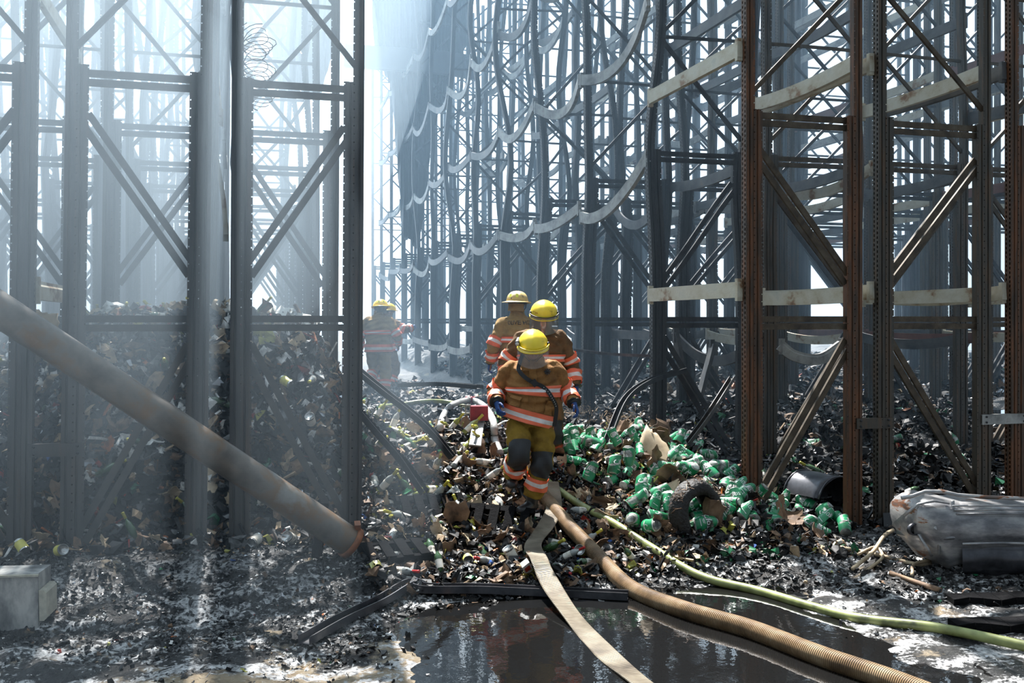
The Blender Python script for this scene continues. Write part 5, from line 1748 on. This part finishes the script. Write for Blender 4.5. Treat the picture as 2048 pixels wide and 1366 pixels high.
J2 = dict(pelvis=(0.0, 0, .95), chest=(.0, 0, 1.30), neck=(.0, -.02, 1.56), head=(0.02, -.11, 1.67),
          shR=(-.20, 0, 1.42), elR=(-.36, .04, 1.18), wrR=(-.36, -.10, .98), hdR=(-.36, -.14, .90),
          shL=(.20, 0, 1.42), elL=(.33, .04, 1.15), wrL=(.36, -.06, .93), hdL=(.37, -.09, .84),
          hipR=(-.11, 0, .88), knR=(-.12, -.12, .52), anR=(-.13, .05, .12), toR=(-.14, -.14, .04),
          hipL=(.11, 0, .88), knL=(.12, -.06, .50), anL=(.13, .06, .12), toL=(.15, -.13, .04))
r2, t2, a2, l2, H2, h2 = person(J2, 1082, 950, 10.55, 0.05, 'second firefighter with yellow helmet and smoked visor, close behind the front one', 1.03, 'coat_dark', 'coat_dark', 'modern', visor='visor_dark', wide=1.02, pitch=.38)
tx = text_mesh('C20', .045, 'lettering')
tx.materials.append(MT['coupling_red'])
for v in tx.vertices:
    a = -math.pi / 2 - .85 + v.co.x / .14
    v.co = H2 @ Vector((.136 * math.cos(a), .158 * math.sin(a), .035 + v.co.y))
link('helmet_number', tx, h2)
J3 = dict(J2); J3.update(head=(0.0, -.05, 1.70), elR=(-.34, .06, 1.18), wrR=(-.33, -.06, .95), hdR=(-.33, -.1, .86))
r3, t3, a3, l3, H3, h3 = person(J3, 1036, 868, 12.2, math.pi + .15, 'third firefighter in gold coat and cream brimmed helmet, back turned', .96, 'coat_gold', 'coat_gold', 'cream', wide=1.05, pitch=.1, yawh=-.5)
tx = text_mesh('OLIVE HGT', .075, 'lettering')
tx.materials.append(MT['strap'])
for v in tx.vertices:
    a = math.pi / 2 + v.co.x / .26
    q = t3.pt(4.05 + v.co.y * 9, a, .014)
    v.co = q
link('back_lettering', tx, r3)
J4 = dict(J2); J4.update(knL=(.13, -.18, .56), anL=(.14, .18, .30), toL=(.15, .02, .16), head=(-.02, -.08, 1.68), elR=(-.35, .0, 1.17), wrR=(-.34, -.14, 1.0), hdR=(-.33, -.2, .93), knR=(-.12, -.05, .5))
person(J4, 757, 798, 18.0, math.pi - .1, 'hazy firefighter with cream helmet walking away at the far left of the aisle', 1.0, 'coat_gold', 'coat_gold', 'brim', wide=1.04, pitch=.2, yawh=.3)
J5 = dict(J2); J5.update(elL=(.42, -.05, 1.38), wrL=(.38, -.28, 1.42), hdL=(.36, -.34, 1.46), elR=(-.42, -.05, 1.3), wrR=(-.46, -.25, 1.33), hdR=(-.47, -.33, 1.35))
person(J5, 772, 788, 19.6, math.pi - .5, 'farthest firefighter, arm bent, seen over the shoulder of the one walking away', 1.0, 'coat_dark', 'coat_dark', 'brim', wide=1.04, pitch=.1, yawh=-.5)
# ---------------------------------------------------------------- smoke haze
def haze(name, c, r, dens, label, rot=0.0, aniso=0.45, col=(0.74, 0.88, 1.0)):
    m = bpy.data.materials.new(name)
    m.use_nodes = True
    t = m.node_tree
    t.nodes.clear()
    o_ = t.nodes.new('ShaderNodeOutputMaterial')
    v = t.nodes.new('ShaderNodeVolumeScatter')
    v.inputs['Density'].default_value = dens
    v.inputs['Anisotropy'].default_value = aniso
    v.inputs['Color'].default_value = (*col, 1)
    ab = t.nodes.new('ShaderNodeVolumeAbsorption')
    ab.inputs['Density'].default_value = dens
    ab.inputs['Color'].default_value = (*col, 1)
    sh = t.nodes.new('ShaderNodeAddShader')
    t.links.new(v.outputs[0], sh.inputs[0]); t.links.new(ab.outputs[0], sh.inputs[1])
    t.links.new(sh.outputs[0], o_.inputs['Volume'])
    mb = MB()
    n, k2 = 24, 14
    vs, fs = [], []
    for i in range(k2 + 1):
        a = math.pi * i / k2
        for j in range(n):
            q = 2 * math.pi * j / n
            vs.append((r[0] * math.sin(a) * math.cos(q), r[1] * math.sin(a) * math.sin(q), r[2] * math.cos(a)))
    for i in range(k2):
        for j in range(n):
            fs.append((i * n + j, (i + 1) * n + j, (i + 1) * n + (j + 1) % n, i * n + (j + 1) % n))
    o = mb.add(vs, fs, 0, None, True).build(name, m, None, c)
    o.rotation_euler = (0, 0, rot)
    tag(o, label, 'haze', kind='stuff')
    return o


haze('smoke_haze', (0, 36, 6), (42, 27, 30), 0.0075, 'blue smoke haze hanging deep among the racks', col=(0.46, 0.7, 0.95))
haze('smoke_haze', (-3.3, 10.8, 5.9), (5.3, 6.8, 5.6), 0.052, 'bright sunlit smoke drifting around the left racks', col=(0.66, 0.84, 1.0))
haze('smoke_haze', (-2.6, 9.2, 1.0), (4.4, 4.6, 4.6), 0.034, 'thin low smoke over the floor around the leaning pipe', col=(0.66, 0.84, 1.0))
haze('smoke_haze', (-3.4, 27, 6), (7.0, 15, 13), 0.022, 'bright smoke filling the far end of the aisle', col=(0.74, 0.88, 1.0))
